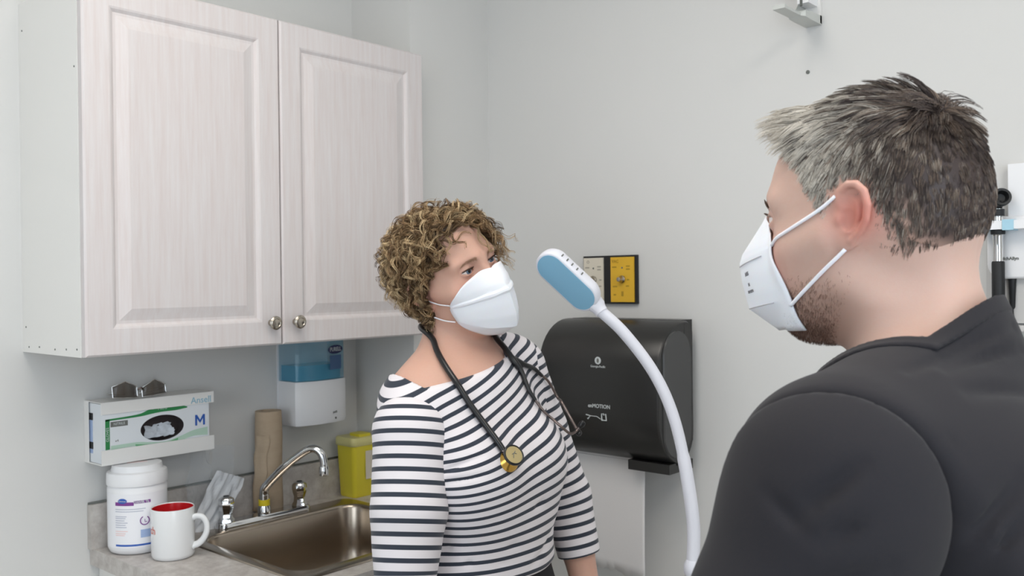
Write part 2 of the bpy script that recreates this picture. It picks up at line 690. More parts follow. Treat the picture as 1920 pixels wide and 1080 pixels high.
# ------------------------------------------------------------------ wall cabinet
XF = .3136
ZB, ZT = 1.372, 2.134
cab = thing('wall_cabinet', 'whitewashed oak two-door wall cabinet above the sink', 'cabinet', (0, .786, ZB))
H, Wd = ZT - ZB, .914
for y0 in (0, Wd - .016):
    bm = BM()
    box(bm, 0, .293, y0, y0 + .016, 0, H)
    sp = obj('side_panel', bm, M_MELAMINE, cab, bevel=.0008, seg=1)
    if y0 == 0:
        for (x, z) in ((.035, .012), (.09, .014), (.17, .012), (.225, .014), (.275, .016), (.02, .055), (.28, .58), (.02, .70)):
            b2 = BM()
            lathe(b2, [(.0022, 0), (.0018, .0010)], 8, Matrix.Translation((x, 0, z)) @ Matrix.Rotation(PI / 2, 4, 'X'))
            obj('staple', b2, M_GREYDARK, sp)
for nm, z0 in (('bottom_panel', 0.0), ('top_panel', H - .016)):
    bm = BM()
    box(bm, 0, .293, .016, Wd - .016, z0 + .001, z0 + .016)
    obj(nm, bm, M_MELAMINE, cab)
bm = BM()
box(bm, 0, .006, .016, Wd - .016, .016, H - .016)
obj('back_panel', bm, M_MELAMINE, cab)


def raised_door(w, h, t, ins):
    bm = BM()
    prof = [(0, 0), (0, t - .004), (.004, t)] + [(ins - .004, t), (ins, t - .0015), (ins + .006, t - .0065), (ins + .012, t - .0065), (ins + .034, t - .0005), (ins + .036, t)]
    rings = []
    for o, d in prof:
        rings.append([(d, o, o), (d, w - o, o), (d, w - o, h - o), (d, o, h - o)])
    loft(bm, rings)
    return bm


for (y0, w, ky) in ((.001, .4545, .424), (.4585, .4545, .491)):
    d = obj('door', raised_door(w, H - .002, .019, .058), M_OAK, cab)
    d.location = (.2946, y0, .001)
    bm = BM()
    lathe(bm, [(.0075, 0), (.0065, .003), (.0055, .010), (.0085, .015), (.0150, .019), (.0160, .0225), (.0135, .0255), (.0100, .0262), (.0088, .0250), (.0045, .0258), (.001, .0262)], 28,
          Matrix.Translation((.019, ky - y0, .052)) @ Matrix.Rotation(PI / 2, 4, 'Y'))
    obj('knob', bm, M_NICKEL, d, smooth='auto', angle=50)

# ------------------------------------------------------------------ base cabinet, worktop, sink, tap
base = thing('base_cabinet', 'white base cabinet below the grey worktop', 'cabinet', (0, .945, 0))
bm = BM()
box(bm, .002, .585, 0, .750, .10, .55)
box(bm, .002, .585, 0, .018, .55, .870)
box(bm, .002, .585, .732, .750, .55, .870)
box(bm, .568, .585, .018, .732, .55, .870)
box(bm, .03, .53, .01, .740, 0, .10)
obj('carcass', bm, M_MELAMINE, base)
for y0 in (.004, .378):
    d = obj('door', raised_door(.368, .745, .019, .055), M_OAK, base)
    d.location = (.5855, y0, .115)

top = thing('worktop', 'grey stone-look laminate worktop with upstand round the sink', 'worktop', (0, .925, .871))
bm = BM()
z1 = .038
out = [(0, 0), (.635, 0), (.635, .783), (0, .783)]
inn = [(.105, .175), (.565, .175), (.565, .668), (.105, .668)]
vt = [[bm.verts.new((x, y, z)) for x, y in q] for q in (out, inn) for z in (0, z1)]
for i in range(4):
    j = (i + 1) % 4
    bm.faces.new((vt[0][i], vt[0][j], vt[1][j], vt[1][i]))
    bm.faces.new((vt[2][j], vt[2][i], vt[3][i], vt[3][j]))
    bm.faces.new((vt[1][i], vt[1][j], vt[3][j], vt[3][i]))
    bm.faces.new((vt[0][j], vt[0][i], vt[2][i], vt[2][j]))
obj('top_slab', bm, M_LAM, top, bevel=.004)
bm = BM()
box(bm, .0005, .020, -.005, .783, z1, z1 + .102)
obj('upstand', bm, M_LAM, top, bevel=.002)
bm = BM()
tube(bm, [(.006, -.005, z1 + .1035), (.006, .783, z1 + .1035)], .0032, 6)
obj('sealant_bead', bm, M_GREYDARK, top, smooth=True)

SZ = .909
sink = thing('sink', 'stainless steel sink basin set into the grey worktop', 'sink', (0, 0, SZ))


def sring(x0, x1, y0, y1, r, z):
    return rrect((x0 + x1) / 2, (y0 + y1) / 2, (x1 - x0) / 2, (y1 - y0) / 2, r, z, 7)


bm = BM()
rings = [sring(.082, .585, 1.088, 1.604, .03, .0005), sring(.083, .584, 1.089, 1.603, .03, .004), sring(.090, .577, 1.096, 1.596, .03, .0055),
         sring(.140, .552, 1.112, 1.580, .055, .0055), sring(.145, .548, 1.116, 1.576, .054, .0035), sring(.148, .545, 1.119, 1.573, .052, -.004), sring(.152, .541, 1.123, 1.569, .050, -.10),
         sring(.156, .537, 1.127, 1.565, .050, -.140), sring(.170, .523, 1.141, 1.551, .048, -.163), sring(.200, .493, 1.171, 1.521, .045, -.170), sring(.32, .372, 1.320, 1.372, .024, -.174)]
loft(bm, rings, cap0=False, cap1=True)
obj('basin', bm, M_STEEL, sink, smooth='auto', angle=50).data.set_sharp_from_angle(angle=math.radians(50))
bm = BM()
lathe(bm, [(.044, -.172), (.042, -.1690), (.034, -.1690), (.030, -.1715), (.004, -.1715)], 28, Matrix.Translation((.346, 1.346, 0)))
obj('drain', bm, M_CHROME, sink, smooth='auto')

tap = thing('faucet', 'chrome two-handle faucet with a slanted spout and yellow tape', 'faucet', (.112, 1.318, SZ + .0055))
bm = BM()
loft(bm, [rrect(0, 0, .020, .135, .019, z, 6) if k == 0 else rrect(0, 0, .017, .132, .016, z, 6) for k, z in ((0, .0), (0, .010), (1, .015))])
obj('base_plate', bm, M_CHROME, tap, smooth='auto')
bm = BM()
lathe(bm, [(.0165, .014), (.0165, .030), (.0135, .036), (.0125, .05), (.0125, .062)], 24)
obj('spout_base', bm, M_CHROME, tap, smooth='auto')
bm = BM()
lathe(bm, [(.0142, .036), (.0142, .051)], 20)
obj('tape_band', bm, M_YTAPE, tap, smooth='auto', label='yellow tape round the foot of the spout')
bm = BM()
tube(bm, smooth_path([(0, 0, .056), (.0, .0, .070), (.006, .003, .085), (.05, .028, .135), (.098, .055, .176), (.122, .068, .184), (.138, .077, .172), (.144, .080, .150), (.1445, .080, .128)], 6),
     [.0115] * 20 + [.0105] * 12 + [.0102] * 17, 16)
obj('spout', bm, M_CHROME, tap, smooth='auto', angle=60)
bm = BM()
lathe(bm, [(.0122, .118), (.0128, .124), (.0128, .138), (.0115, .141)], 20, Matrix.Translation((.1445, .080, 0)))
obj('aerator', bm, M_CHROME, tap, smooth='auto')
for y, s in ((-.108, -1), (.108, 1)):
    bm = BM()
    lathe(bm, [(.018, .014), (.018, .020), (.014, .026), (.013, .040), (.0155, .048), (.0175, .060), (.0165, .072), (.010, .078)], 18, Matrix.Translation((0, y, 0)),
          squash=lambda a: 1 + .10 * math.cos(6 * a))
    hd = obj('handle', bm, M_CHROME, tap, smooth='auto', angle=45)
    bm = BM()
    lathe(bm, [(.0075, 0), (.0065, .0022)], 16, Matrix.Translation((0, y, .0775)))
    obj('handle_cap', bm, M_DARK, hd, smooth='auto')

# ------------------------------------------------------------------ things on the worktop
roll = thing('paper_roll', 'upright brown paper towel roll behind the chrome faucet', 'paper roll', (.054, 1.372, SZ))
bm = BM()
n = 40
rng2 = random.Random(3)
prof = []
for z in np.linspace(0, .272, 9):
    prof.append([((.0345 + .0012 * math.sin(z * 40)) * math.cos(2 * PI * i / n), (.0345 + .0010 * math.sin(z * 33 + 1)) * math.sin(2 * PI * i / n), float(z)) for i in range(n)])
prof.append([(.0185 * math.cos(2 * PI * i / n), .0185 * math.sin(2 * PI * i / n), .2725) for i in range(n)])
prof.append([(.0180 * math.cos(2 * PI * i / n), .0180 * math.sin(2 * PI * i / n), .21) for i in range(n)])
loft(bm, prof)
obj('rolled_paper', bm, M_KRAFT, roll, smooth='auto', angle=50)
bm = BM()
rows = []
for k in range(13):
    z = .012 + .20 * k / 12
    edge = -1.95 + .55 * (k / 12) + .10 * math.sin(k * 1.3)
    rows.append([((.0362 + .0018 * u + .006 * max(0, u - .75) * 4) * math.cos(edge + .9 - .9 * u), (.0362 + .0018 * u + .006 * max(0, u - .75) * 4) * math.sin(edge + .9 - .9 * u), z) for u in np.linspace(0, 1, 8)])
loft(bm, rows, False, False, closed=False)
o = obj('loose_sheet', bm, M_KRAFT, roll, smooth=True)
md = o.modifiers.new('thickness', 'SOLIDIFY')
md.thickness = .0008

tub = thing('wipes_tub', 'white tub of disinfectant wipes with a purple and blue label', 'tub', (.090, .996, SZ))
bm = BM()
lathe(bm, [(.052, 0), (.060, .004), (.0645, .014), (.0645, .146), (.0625, .150), (.0625, .153)], 48)
obj('tub_body', bm, M_PLASTIC, tub, smooth='auto', angle=50)
bm = BM()
lathe(bm, [(.0600, .1535), (.0655, .154), (.0660, .158), (.0655, .178), (.0640, .182), (.0560, .1845), (.0545, .192), (.0535, .1975), (.0500, .1990), (.010, .1990)], 48)
obj('tub_lid', bm, M_PLASTIC, tub, smooth='auto', angle=40)


def wrap_patch(bm, r, a0, a1, z0, z1, n=14, arc=0.0):
    """curved rectangle on a cylinder; angles in degrees"""
    for k in range(n):
        q = [math.radians(a0 + (a1 - a0) * (k + e) / n) for e in (0, 1)]
        lift = [arc * math.sin(PI * (k + e) / n) for e in (0, 1)]
        v = [bm.verts.new((r * math.cos(q[0]), r * math.sin(q[0]), z0 + lift[0])), bm.verts.new((r * math.cos(q[1]), r * math.sin(q[1]), z0 + lift[1])),
             bm.verts.new((r * math.cos(q[1]), r * math.sin(q[1]), z1 + lift[1])), bm.verts.new((r * math.cos(q[0]), r * math.sin(q[0]), z1 + lift[0]))]
        bm.faces.new(v)


def wrap_text(name, body, size, m, parent, r, ang, z, bold=0.0):
    """text bent round a vertical cylinder, its middle at the given angle"""
    o = text(name, body, size, m, parent, Matrix.Identity(4), bold=bold)
    for v in o.data.vertices:
        a = math.radians(ang) + v.co.x / r
        q = r + v.co.z + .0003
        v.co = (q * math.cos(a), q * math.sin(a), z + v.co.y)
    return o


A0 = -27     # the direction that faces the room's middle
bm = BM()
wrap_patch(bm, .0648, A0 - 74, A0 + 74, .018, .138, 40)
lab = obj('label', bm, M_LABEL, tub, smooth=True)
bm = BM()
wrap_patch(bm, .0651, A0 - 44, A0 - 6, .113, .121, 10)
wrap_patch(bm, .0651, A0 - 6, A0 + 26, .117, .1235, 8)
obj('purple_band', bm, M_PURPLE, lab)
bm = BM()
wrap_patch(bm, .0651, A0 - 44, A0 + 30, .022, .0262, 16)
obj('blue_band', bm, M_BLUEP, lab)
bm = BM()
lathe(bm, [(.0001, 0), (.0105, 0), (.0100, .0006)], 24, Matrix.Rotation(math.radians(A0 - 28), 4, 'Z') @ Matrix.Translation((.0652, 0, .1235)) @ Matrix.Rotation(PI / 2, 4, 'Y') @ Matrix.Diagonal((.55, 1, 1, 1)), cap0=False)
obj('blue_logo', bm, M_BLUEP, lab)
wrap_text('logo_lettering', 'Diversey', .0048, M_PRINTW, lab, .0660, A0 - 28, .1235)
wrap_text('lettering', 'OXIVIR Tb', .0072, M_PRINTW, lab, .0652, A0 + 8, .1200, .0002)
for k, (w, z) in enumerate(((60, .104), (56, .099), (24, .088), (22, .084), (20, .079), (26, .074), (22, .069), (24, .064), (26, .055), (22, .050), (20, .046))):
    bm = BM()
    wrap_patch(bm, .0651, A0 - 44, A0 - 44 + w, z, z + .0018, 8)
    obj('fine_print', bm, M_PRINTLG if k < 8 else M_PINK, lab)
bm = BM()
c = [(.0095 * math.cos(a), .0095 * math.sin(a)) for a in np.linspace(math.radians(115), math.radians(415), 22)]
tube(bm, [(.0656 * math.cos(math.radians(A0 + 14) + x / .065), .0656 * math.sin(math.radians(A0 + 14) + x / .065), .078 + y) for x, y in c], .0011, 5)
for a, l in ((90, .006), (0, .005)):
    x, y = l * math.cos(math.radians(a)), l * math.sin(math.radians(a))
    tube(bm, [(.0655 * math.cos(math.radians(A0 + 14)), .0655 * math.sin(math.radians(A0 + 14)), .075), (.0655 * math.cos(math.radians(A0 + 14) + x / .065), .0655 * math.sin(math.radians(A0 + 14) + x / .065), .075 + y)], .0006, 5)
obj('clock_symbol', bm, M_PURPLE, lab)
bm = BM()
wrap_patch(bm, .0651, A0 + 6, A0 + 32, .040, .058, 8)
obj('pale_blue_block', bm, M_SKYP, lab)
bm = BM()
box(bm, -.004, .004, -.022, .022, .1990, .1994, Matrix.Rotation(math.radians(A0 + 6), 4, 'Z'))
obj('lid_print', bm, M_PINK, tub)

mug = thing('mug', 'white mug with a red inside and small red lettering', 'mug', (.212, 1.017, SZ))
bm = BM()
lathe(bm, [(.030, 0.0), (.040, .000), (.0445, .003), (.0465, .010), (.0465, .108), (.0460, .1105), (.0450, .1110), (.0438, .1095)], 48, cap0=True, cap1=False)
obj('mug_body', bm, M_CERAMIC, mug, smooth='auto', angle=50)
bm = BM()
lathe(bm, [(.0438, .1095), (.0432, .107), (.0428, .012), (.038, .006), (.001, .005)], 48, cap0=False, cap1=True)
obj('mug_inside', bm, M_RED, mug, smooth='auto', angle=50, label='red glazed inside')
bm = BM()
Mh = Matrix.Rotation(math.radians(42), 4, 'Z')
hp = smooth_path([(.045, 0, .086), (.055, 0, .089), (.067, 0, .086), (.075, 0, .073), (.075, 0, .055), (.067, 0, .038), (.056, 0, .028), (.045, 0, .024)], 6)
vs = tube(bm, hp, [.0078] + [.0062] * (len(hp) - 2) + [.0085], 12, flat=1.35)
bmesh.ops.transform(bm, matrix=Mh, verts=vs)
obj('mug_handle', bm, M_CERAMIC, mug, smooth=True)
wrap_text('lettering', 'ch', .024, M_REDP, mug, .0466, -92, .066)

bag = thing('plastic_bag', 'crumpled cloudy plastic bag lying behind the mug', 'bag', (.075, 1.165, SZ))


def crumple(pts, nx, ny, amp, seed):
    """bilinear patch through four corner points with sharp random folds"""
    r = random.Random(seed)
    fold = [(r.uniform(0, 2 * PI), r.uniform(3, 14), r.uniform(0, 6)) for _ in range(8)]
    p = [Vector(q) for q in pts]
    nrm = (p[1] - p[0]).cross(p[3] - p[0]).normalized()
    rows = []
    for j in range(ny):
        v = j / (ny - 1)
        row = []
        for i in range(nx):
            u = i / (nx - 1)
            q = (p[0] * (1 - u) + p[1] * u) * (1 - v) + (p[3] * (1 - u) + p[2] * u) * v
            d = sum(abs(((u * math.cos(a) + v * math.sin(a)) * f + b) % 2 - 1) - .5 for a, f, b in fold) / 8
            edge = math.sin(v * 9 + seed) * .05
            q = q + nrm * d * amp + (p[1] - p[0]) * edge * (u - .5)
            row.append(tuple(q))
        rows.append(row)
    return rows


bm = BM()
loft(bm, crumple([(.018, -.050, .003), (.020, .040, .003), (-.010, .130, .108), (-.014, .050, .140)], 18, 18, .030, 2), False, False, closed=False)
loft(bm, crumple([(.000, -.020, .004), (.002, .050, .006), (-.030, .118, .105), (-.032, .060, .110)], 14, 14, .035, 9), False, False, closed=False)
o = obj('cloudy_film', bm, M_BAG, bag, smooth=True)
bm = BM()
loft(bm, crumple([(.02, -.060, .006), (-.012, .03, .006), (-.040, .05, .185), (-.045, -.005, .200)], 16, 16, .05, 4), False, False, closed=False)
loft(bm, crumple([(-.030, .03, .06), (-.045, .11, .05), (-.045, .12, .19), (-.045, .06, .20)], 12, 12, .03, 6), False, False, closed=False)
obj('clear_film', bm, M_CLEAR, bag, smooth=True)

bn = thing('sharps_bin', 'yellow sharps bin with a pale lid in the worktop corner', 'bin', (.066, 1.652, SZ))
bm = BM()
loft(bm, [rrect(0, 0, hx, hy, r, z, 6) for hx, hy, r, z in ((.033, .032, .010, 0), (.035, .034, .012, .003), (.0415, .040, .013, .148))])
obj('bin_body', bm, M_YELLOWP, bn, smooth='auto', angle=50)
bm = BM()
loft(bm, [rrect(0, 0, hx, hy, r, z, 6) for hx, hy, r, z in ((.043, .0425, .014, .146), (.0445, .0440, .015, .148), (.0445, .0440, .015, .166), (.042, .0415, .014, .170))])
obj('bin_lid', bm, M_LIDY, bn, smooth='auto', angle=50)
bm = BM()
loft(bm, [rrect(.006, .012, hx, hx * .8, .008, z, 5) for hx, z in ((.026, .170), (.026, .177), (.023, .178))])
obj('flap', bm, M_YELLOWP, bn, smooth='auto', angle=50)
bm = BM()
box(bm, .0412, .0418, .002, .034, .05, .13)
obj('bin_label', bm, M_CREAM, bn)

# ------------------------------------------------------------------ on the left wall
hold = thing('glove_box_holder', 'white metal glove box holder fixed to the wall', 'holder', (0, .916, 1.110))
GW, GH, GD = .278, .142, .088
bm = BM()
box(bm, .0005, .003, 0, GW, 0, GH)
obj('back_plate', bm, M_WHITE, hold)
bm = BM()
box(bm, .003, GD, 0, GW, 0, .002)
obj('tray', bm, M_WHITE, hold)
bm = BM()
box(bm, GD - .002, GD, 0, GW, .002, .034)
obj('front_lip', bm, M_WHITE, hold)
bm = BM()
box(bm, GD - .002, GD, 0, GW, GH - .027, GH)
box(bm, .003, GD - .002, 0, GW, GH - .002, GH)
obj('top_lip', bm, M_WHITE, hold)
bm = BM()
box(bm, .003, .022, 0, .0015, .002, GH - .002)
obj('end_flange', bm, M_WHITE, hold)
text('lettering', 'Ansell', .022, mat('teal_print', lin(146, 186, 204), .5), hold, frame((GD + .0003, GW - .034, GH - .018), (0, 1, 0), (0, 0, 1)), bold=.0002)

gb = thing('glove_box', 'white and green box of size M disposable gloves in the wall holder', 'box', (.006, .9205, 1.1125))
BW, BH, BD = .262, .135, .0780
bm = BM()
# carton with an oval opening in its front
ns = 40
cy, cz, ra, rb = .142, .066, .054, .030
rect = []
for i in range(ns):
    a = 2 * PI * i / ns
    dx, dz = math.cos(a), math.sin(a)
    s = min((BW - cy) / dx if dx > 1e-6 else (cy / -dx if dx < -1e-6 else 9), (BH - cz) / dz if dz > 1e-6 else (cz / -dz if dz < -1e-6 else 9))
    rect.append((BD, cy + dx * s, cz + dz * s))
# snap the nearest samples on to the corners
for c2 in ((0, 0), (BW, 0), (BW, BH), (0, BH)):
    k = min(range(ns), key=lambda i: (rect[i][1] - c2[0]) ** 2 + (rect[i][2] - c2[1]) ** 2)
    rect[k] = (BD, c2[0], c2[1])
oval = [(BD, cy + ra * math.cos(2 * PI * i / ns), cz + rb * math.sin(2 * PI * i / ns)) for i in range(ns)]
back = [(0, y, z) for _, y, z in rect]
loft(bm, [back, rect, oval, [(BD - .0012, y, z) for _, y, z in oval]], cap0=True, cap1=False)
carton = obj('carton', bm, M_CARD, gb)
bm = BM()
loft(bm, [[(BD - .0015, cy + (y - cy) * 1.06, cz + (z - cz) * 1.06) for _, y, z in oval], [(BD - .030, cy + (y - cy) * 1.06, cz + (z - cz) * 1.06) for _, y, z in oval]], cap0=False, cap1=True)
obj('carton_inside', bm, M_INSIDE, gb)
bm = BM()
loft(bm, crumple([(.064, .104, .042), (.062, .180, .044), (.050, .176, .074), (.048, .112, .070)], 14, 12, .024, 5), False, False, closed=False)
g = obj('glove_fold', bm, M_GLOVE, gb, smooth=True)
e = .0004
bm = BM()
box(bm, BD, BD + e, .006, .016, .032, .100)
obj('green_stripe', bm, M_GREEN, carton)
bm = BM()
topc = [(.006, .1005), (.080, .104), (.108, .112), (.140, .1205), (.175, .1185), (.205, .109)]
botc = [(.006, .0965), (.085, .0985), (.110, .1010), (.140, .1035), (.175, .1035), (.205, .1065)]
up = smooth_path([(BD + e, y, z) for y, z in topc], 5)
dn = smooth_path([(BD + e, y, z) for y, z in botc], 5)
loft(bm, [up, dn], False, False, closed=False)
obj('green_swoosh', bm, M_GREEN, carton)
bm = BM()
up = smooth_path([(BD + e, .018, .040), (BD + e, .08, .040), (BD + e, .11, .036), (BD + e, .15, .033), (BD + e, .185, .040), (BD + e, .22, .050), (BD + e, .258, .054)], 5)
dn = smooth_path([(BD + e, .018, .031), (BD + e, .08, .032), (BD + e, .11, .024), (BD + e, .15, .018), (BD + e, .185, .028), (BD + e, .22, .036), (BD + e, .258, .034)], 5)
loft(bm, [up, dn], False, False, closed=False)
obj('pale_green_wave', bm, M_GREENL, carton)
bm = BM()
up = smooth_path([(BD + e * 2, .075, .036), (BD + e * 2, .11, .031), (BD + e * 2, .145, .029), (BD + e * 2, .18, .037)], 5)
dn = smooth_path([(BD + e * 2, .075, .032), (BD + e * 2, .11, .020), (BD + e * 2, .145, .017), (BD + e * 2, .18, .027)], 5)
loft(bm, [up, dn], False, False, closed=False)
obj('green_arc', bm, M_GREENM, carton)
bm = BM()
box(bm, BD, BD + e, .018, .058, .082, .094)
obj('grey_tab', bm, M_GREYDARK, carton)
fr = lambda y, z, k=1.6: frame((BD + e * k, y, z), (0, 1, 0), (0, 0, 1))
text('lettering', 'NITRILE', .0085, M_PRINTW, carton, fr(.038, .088), extrude=.0001, xscale=.9)
bm = BM()
for q in ([(0, 0), (.0052, 0), (.0052, .026), (0, .026)], [(.0208, 0), (.026, 0), (.026, .026), (.0208, .026)], [(.0052, .026), (.0052, .0165), (.0130, .0050), (.0208, .0165), (.0208, .026), (.0130, .0130)]):
    vv = [bm.verts.new((BD + e * 1.6, .225 + y, .060 + z)) for y, z in q]
    bm.faces.new(vv)
obj('lettering', bm, M_BLUEP, carton)
text('lettering', 'Micro', .0095, M_PRINTW, carton, fr(.142, .112), extrude=.0001)
text('lettering', 'x4', .008, M_GREYDARK, carton, fr(.032, .050), extrude=.0001)
text('lettering', 'GLOVES', .009, M_PRINTW, carton, frame((BD + e * 1.6, .011, .066), (0, 0, 1), (0, -1, 0)), extrude=.0001)
bm = BM()
box(bm, .012, .028, -e, 0, .02, .112)
obj('blue_end_print', bm, M_SKYP, carton)
for z in (.030, .096):
    bm = BM()
    box(bm, .010, .030, -e * 2, 0, z, z + .016)
    obj('black_end_mark', bm, M_DARK, carton)

gl = thing('safety_glasses', 'smoky safety glasses lying on top of the glove box holder', 'glasses', (.046, .998, 1.2525))
for k, y0 in enumerate((-.018, .052)):
    bm = BM()
    rows = []
    for j in range(7):
        v = j / 6
        rows.append([(.020 + .010 * math.cos((u - .5) * 2.2) - .004 * v, y0 + (u - .5) * .058, .002 + .037 * v * (1 - .45 * abs(u - .5) * 2 * (1 if k else .7)) + (.004 * u if k else .004 * (1 - u))) for u in np.linspace(0, 1, 9)])
    loft(bm, rows, False, False, closed=False)
    o = obj('lens', bm, M_LENS, gl, smooth=True)
    md = o.modifiers.new('thickness', 'SOLIDIFY')
    md.thickness = .002
    bm = BM()
    tube(bm, [rows[0][i] for i in range(9)] + [rows[j][8] for j in range(1, 7)] + [rows[6][i] for i in range(7, -1, -1)] + [rows[j][0] for j in range(5, 0, -1)] + [rows[0][0]], .0014, 6, cap=False)
    obj('lens_rim', bm, M_CHROME, gl, smooth=True)
bm = BM()
tube(bm, smooth_path([(.026, .011, .020), (.031, .017, .024), (.026, .023, .020)], 6), .0022, 8)
obj('bridge', bm, M_GUNMETAL, gl, smooth=True)
for (a, b, c) in (((.022, -.047, .018), (-.010, -.043, .012), (-.038, .010, .004)), ((.022, .081, .022), (-.008, .080, .014), (-.036, .03, .004))):
    bm = BM()
    tube(bm, smooth_path([a, b, c], 8), .0026, 8, flat=.5)
    obj('temple_arm', bm, M_CHROME, gl, smooth=True)

sd = thing('soap_dispenser', 'white wall soap dispenser with a blue see-through refill', 'dispenser', (0, 1.522, 1.128))
bm = BM()


def dring(z, s=1.0, d=.100, w=.084):
    return [(.0005, -w * s, z)] + [(d * s * (.72 + .28 * math.cos(a)) if abs(a) < 1.3 else .0, w * s * math.sin(a) / math.sin(1.25), z) for a in np.linspace(-1.25, 1.25, 15)] + [(.0005, w * s, z)]


loft(bm, [dring(.004, .90), dring(.0, .80), dring(.004, .97), dring(.014, 1.0), dring(.120, 1.0), dring(.1225, .99)][1:])
obj('dispenser_cover', bm, M_PLASTIC, sd, smooth='auto', angle=40)
bm = BM()
loft(bm, [dring(.1225, .965), dring(.232, .965), dring(.236, .95)])
obj('refill', bm, M_CLEARBLUE, sd, smooth='auto', angle=40, label='see-through blue soap refill')
bm = BM()
loft(bm, [dring(.124, .88), dring(.165, .88)])
obj('liquid_soap', bm, M_GEL, sd, smooth='auto', angle=40)
bm = BM()
box(bm, .0005, .004, -.087, .088, .02, .240)
obj('back_plate', bm, M_PLASTIC, sd)
text('lettering', 'PURELL', .016, M_PRINTW, sd, frame((.0962, .040, .205), (-.30, .95, 0), (0, 0, 1)), bold=.0002)
bm = BM()
Mx = frame((.0952, .040, .205), (-.30, .95, 0), (0, 0, 1))
lathe(bm, [(.0001, 0), (.034, 0), (.033, .0006)], 28, Mx @ Matrix.Diagonal((1, .36, 1, 1)), cap0=False)
obj('logo_oval', bm, mat('navy_print', lin(42, 40, 90), .4), sd)
bm = BM()
box(bm, -.026, .026, -.055, -.016, 0, .0006, Mx)
obj('refill_label', bm, mat('slate_print', lin(78, 108, 150), .5), sd)
text('lettering', 'push', .010, M_GREYDARK, sd, frame((.0990, .034, .033), (-.28, .95, 0), (0, 0, 1)), bold=.0001)
bm = BM()
lathe(bm, [(.003, 0), (.003, .0012)], 10, frame((.0985, .036, .016), (-.28, .95, 0), (0, 0, 1)))
obj('sensor_dot', bm, M_GREYDARK, sd)

# ------------------------------------------------------------------ on the back wall
pd = thing('towel_dispenser', 'large black paper towel dispenser on the back wall', 'dispenser', (0, D, 0))
X0, X1 = .600, .958


def stad(w0, w1, z0, z1, r, x, n=9, back=(.075, .030)):
    """closed profile in (y, z): all four corners rounded, the front ones most"""
    p = []
    for cw, cz, rad, a0 in ((w0 + back[0], z0 + back[0], back[0], 270), (w0 + back[1], z1 - back[1], back[1], 180), (w1 - r, z1 - r, r, 90), (w1 - r, z0 + r, r, 0)):
        for k in range(n + 1):
            a = math.radians(a0 - 90 * k / n)
            p.append((x, -(cw + rad * math.cos(a)), cz + rad * math.sin(a)))
    return p


zb, zt = 1.058, 1.413
bm = BM()
loft(bm, [stad(.030, .185, zb + .004, zt - .004, .118, X0 + .008), stad(.028, .190, zb, zt, .122, X0), stad(.028, .190, zb, zt, .122, X1), stad(.030, .186, zb + .004, zt - .004, .118, X1 + .006)])
body = obj('cover', bm, M_BLACKP, pd, smooth='auto', angle=40)
bm = BM()
box(bm, X0 + .012, X1 - .012, -.060, -.0005, zb + .05, zt + .001)
obj('back_frame', bm, M_BLACKP, pd, bevel=.003)
for x, s in ((X1 + .006, 1), (X0 + .008, -1)):
    bm = BM()
    loft(bm, [stad(.042, .168, zb + .022, zt - .022, .062, x, 9, (.062, .062)), stad(.044, .166, zb + .024, zt - .024, .060, x + .004 * s, 9, (.060, .060))])
    obj('end_window', bm, M_SMOKE, pd, smooth='auto', angle=40, label='smoked grey end window')
bm = BM()
box(bm, X1 - .115, X1 + .004, -.140, -.030, zb - .014, zb + .010)
obj('outlet_lip', bm, M_BLACKP, pd, bevel=.006)
# sheet of paper with a torn edge
bm = BM()
rows = []
rnd = random.Random(11)
for k in range(15):
    z = 1.10 - (1.10 - .775) * k / 14
    row = []
    for i in range(29):
        u = i / 28
        x = .640 + (.868 - .640) * u - .004 * (k / 14)
        zz = z - .012 * (1 - u) * (k / 14) * 0
        if k == 14:
            zz += rnd.uniform(-.0045, .0045) - .016 * u
        elif k == 13:
            zz -= .008 * u
        row.append((x, -.100 - .004 * math.sin(k / 14 * 3) + .0022 * math.sin(u * 7 + k * .25) * k / 14, zz))
    rows.append(row)
loft(bm, rows, False, False, closed=False)
o = obj('paper_sheet', bm, M_PAPER, pd, smooth=True, label='white paper sheet with a torn lower edge')
md = o.modifiers.new('thickness', 'SOLIDIFY')
md.thickness = .0006
fy = -.1903
bm = BM()
ring = [(.0095 * math.cos(a), .0095 * math.sin(a)) for a in np.linspace(0, 2 * PI, 25)]
lathe(bm, [(.0001, 0), (.0095, 0), (.0093, .0005)], 24, frame((.790, fy, 1.3155), (1, 0, 0), (0, 0, 1)), cap0=False)
lg = obj('logo', bm, M_PRINTW, pd)
bm = BM()
lathe(bm, [(.0001, .0006), (.0045, .0006)], 16, frame((.790, fy, 1.3155), (1, 0, 0), (0, 0, 1)) @ Matrix.Diagonal((.8, 1.3, 1, 1)), cap0=False, cap1=False)
obj('logo_mark', bm, M_GREYDARK, lg)
text('lettering', 'Georgia-Pacific', .0075, M_PRINTW, pd, frame((.790, fy, 1.3005), (1, 0, 0), (0, 0, 1)), bold=.00008)
text('lettering', 'enMOTION', .0135, M_PRINTW, pd, frame((.792, fy, 1.2015), (1, 0, 0), (0, 0, 1)), bold=.0002)
bm = BM()
tube(bm, [(.765, fy, 1.176), (.785, fy, 1.176), (.796, fy, 1.1705)], .0009, 5)
tube(bm, [(.800, fy, 1.168), (.800, fy, 1.184), (.806, fy, 1.184), (.806, fy, 1.181), (.812, fy, 1.184), (.814, fy, 1.168), (.800, fy, 1.168)], .0016, 5)
tube(bm, [(.752, fy, 1.178), (.765, fy, 1.176), (.757, fy, 1.168)], .0018, 5)
obj('hand_symbol', bm, M_PRINTW, pd)

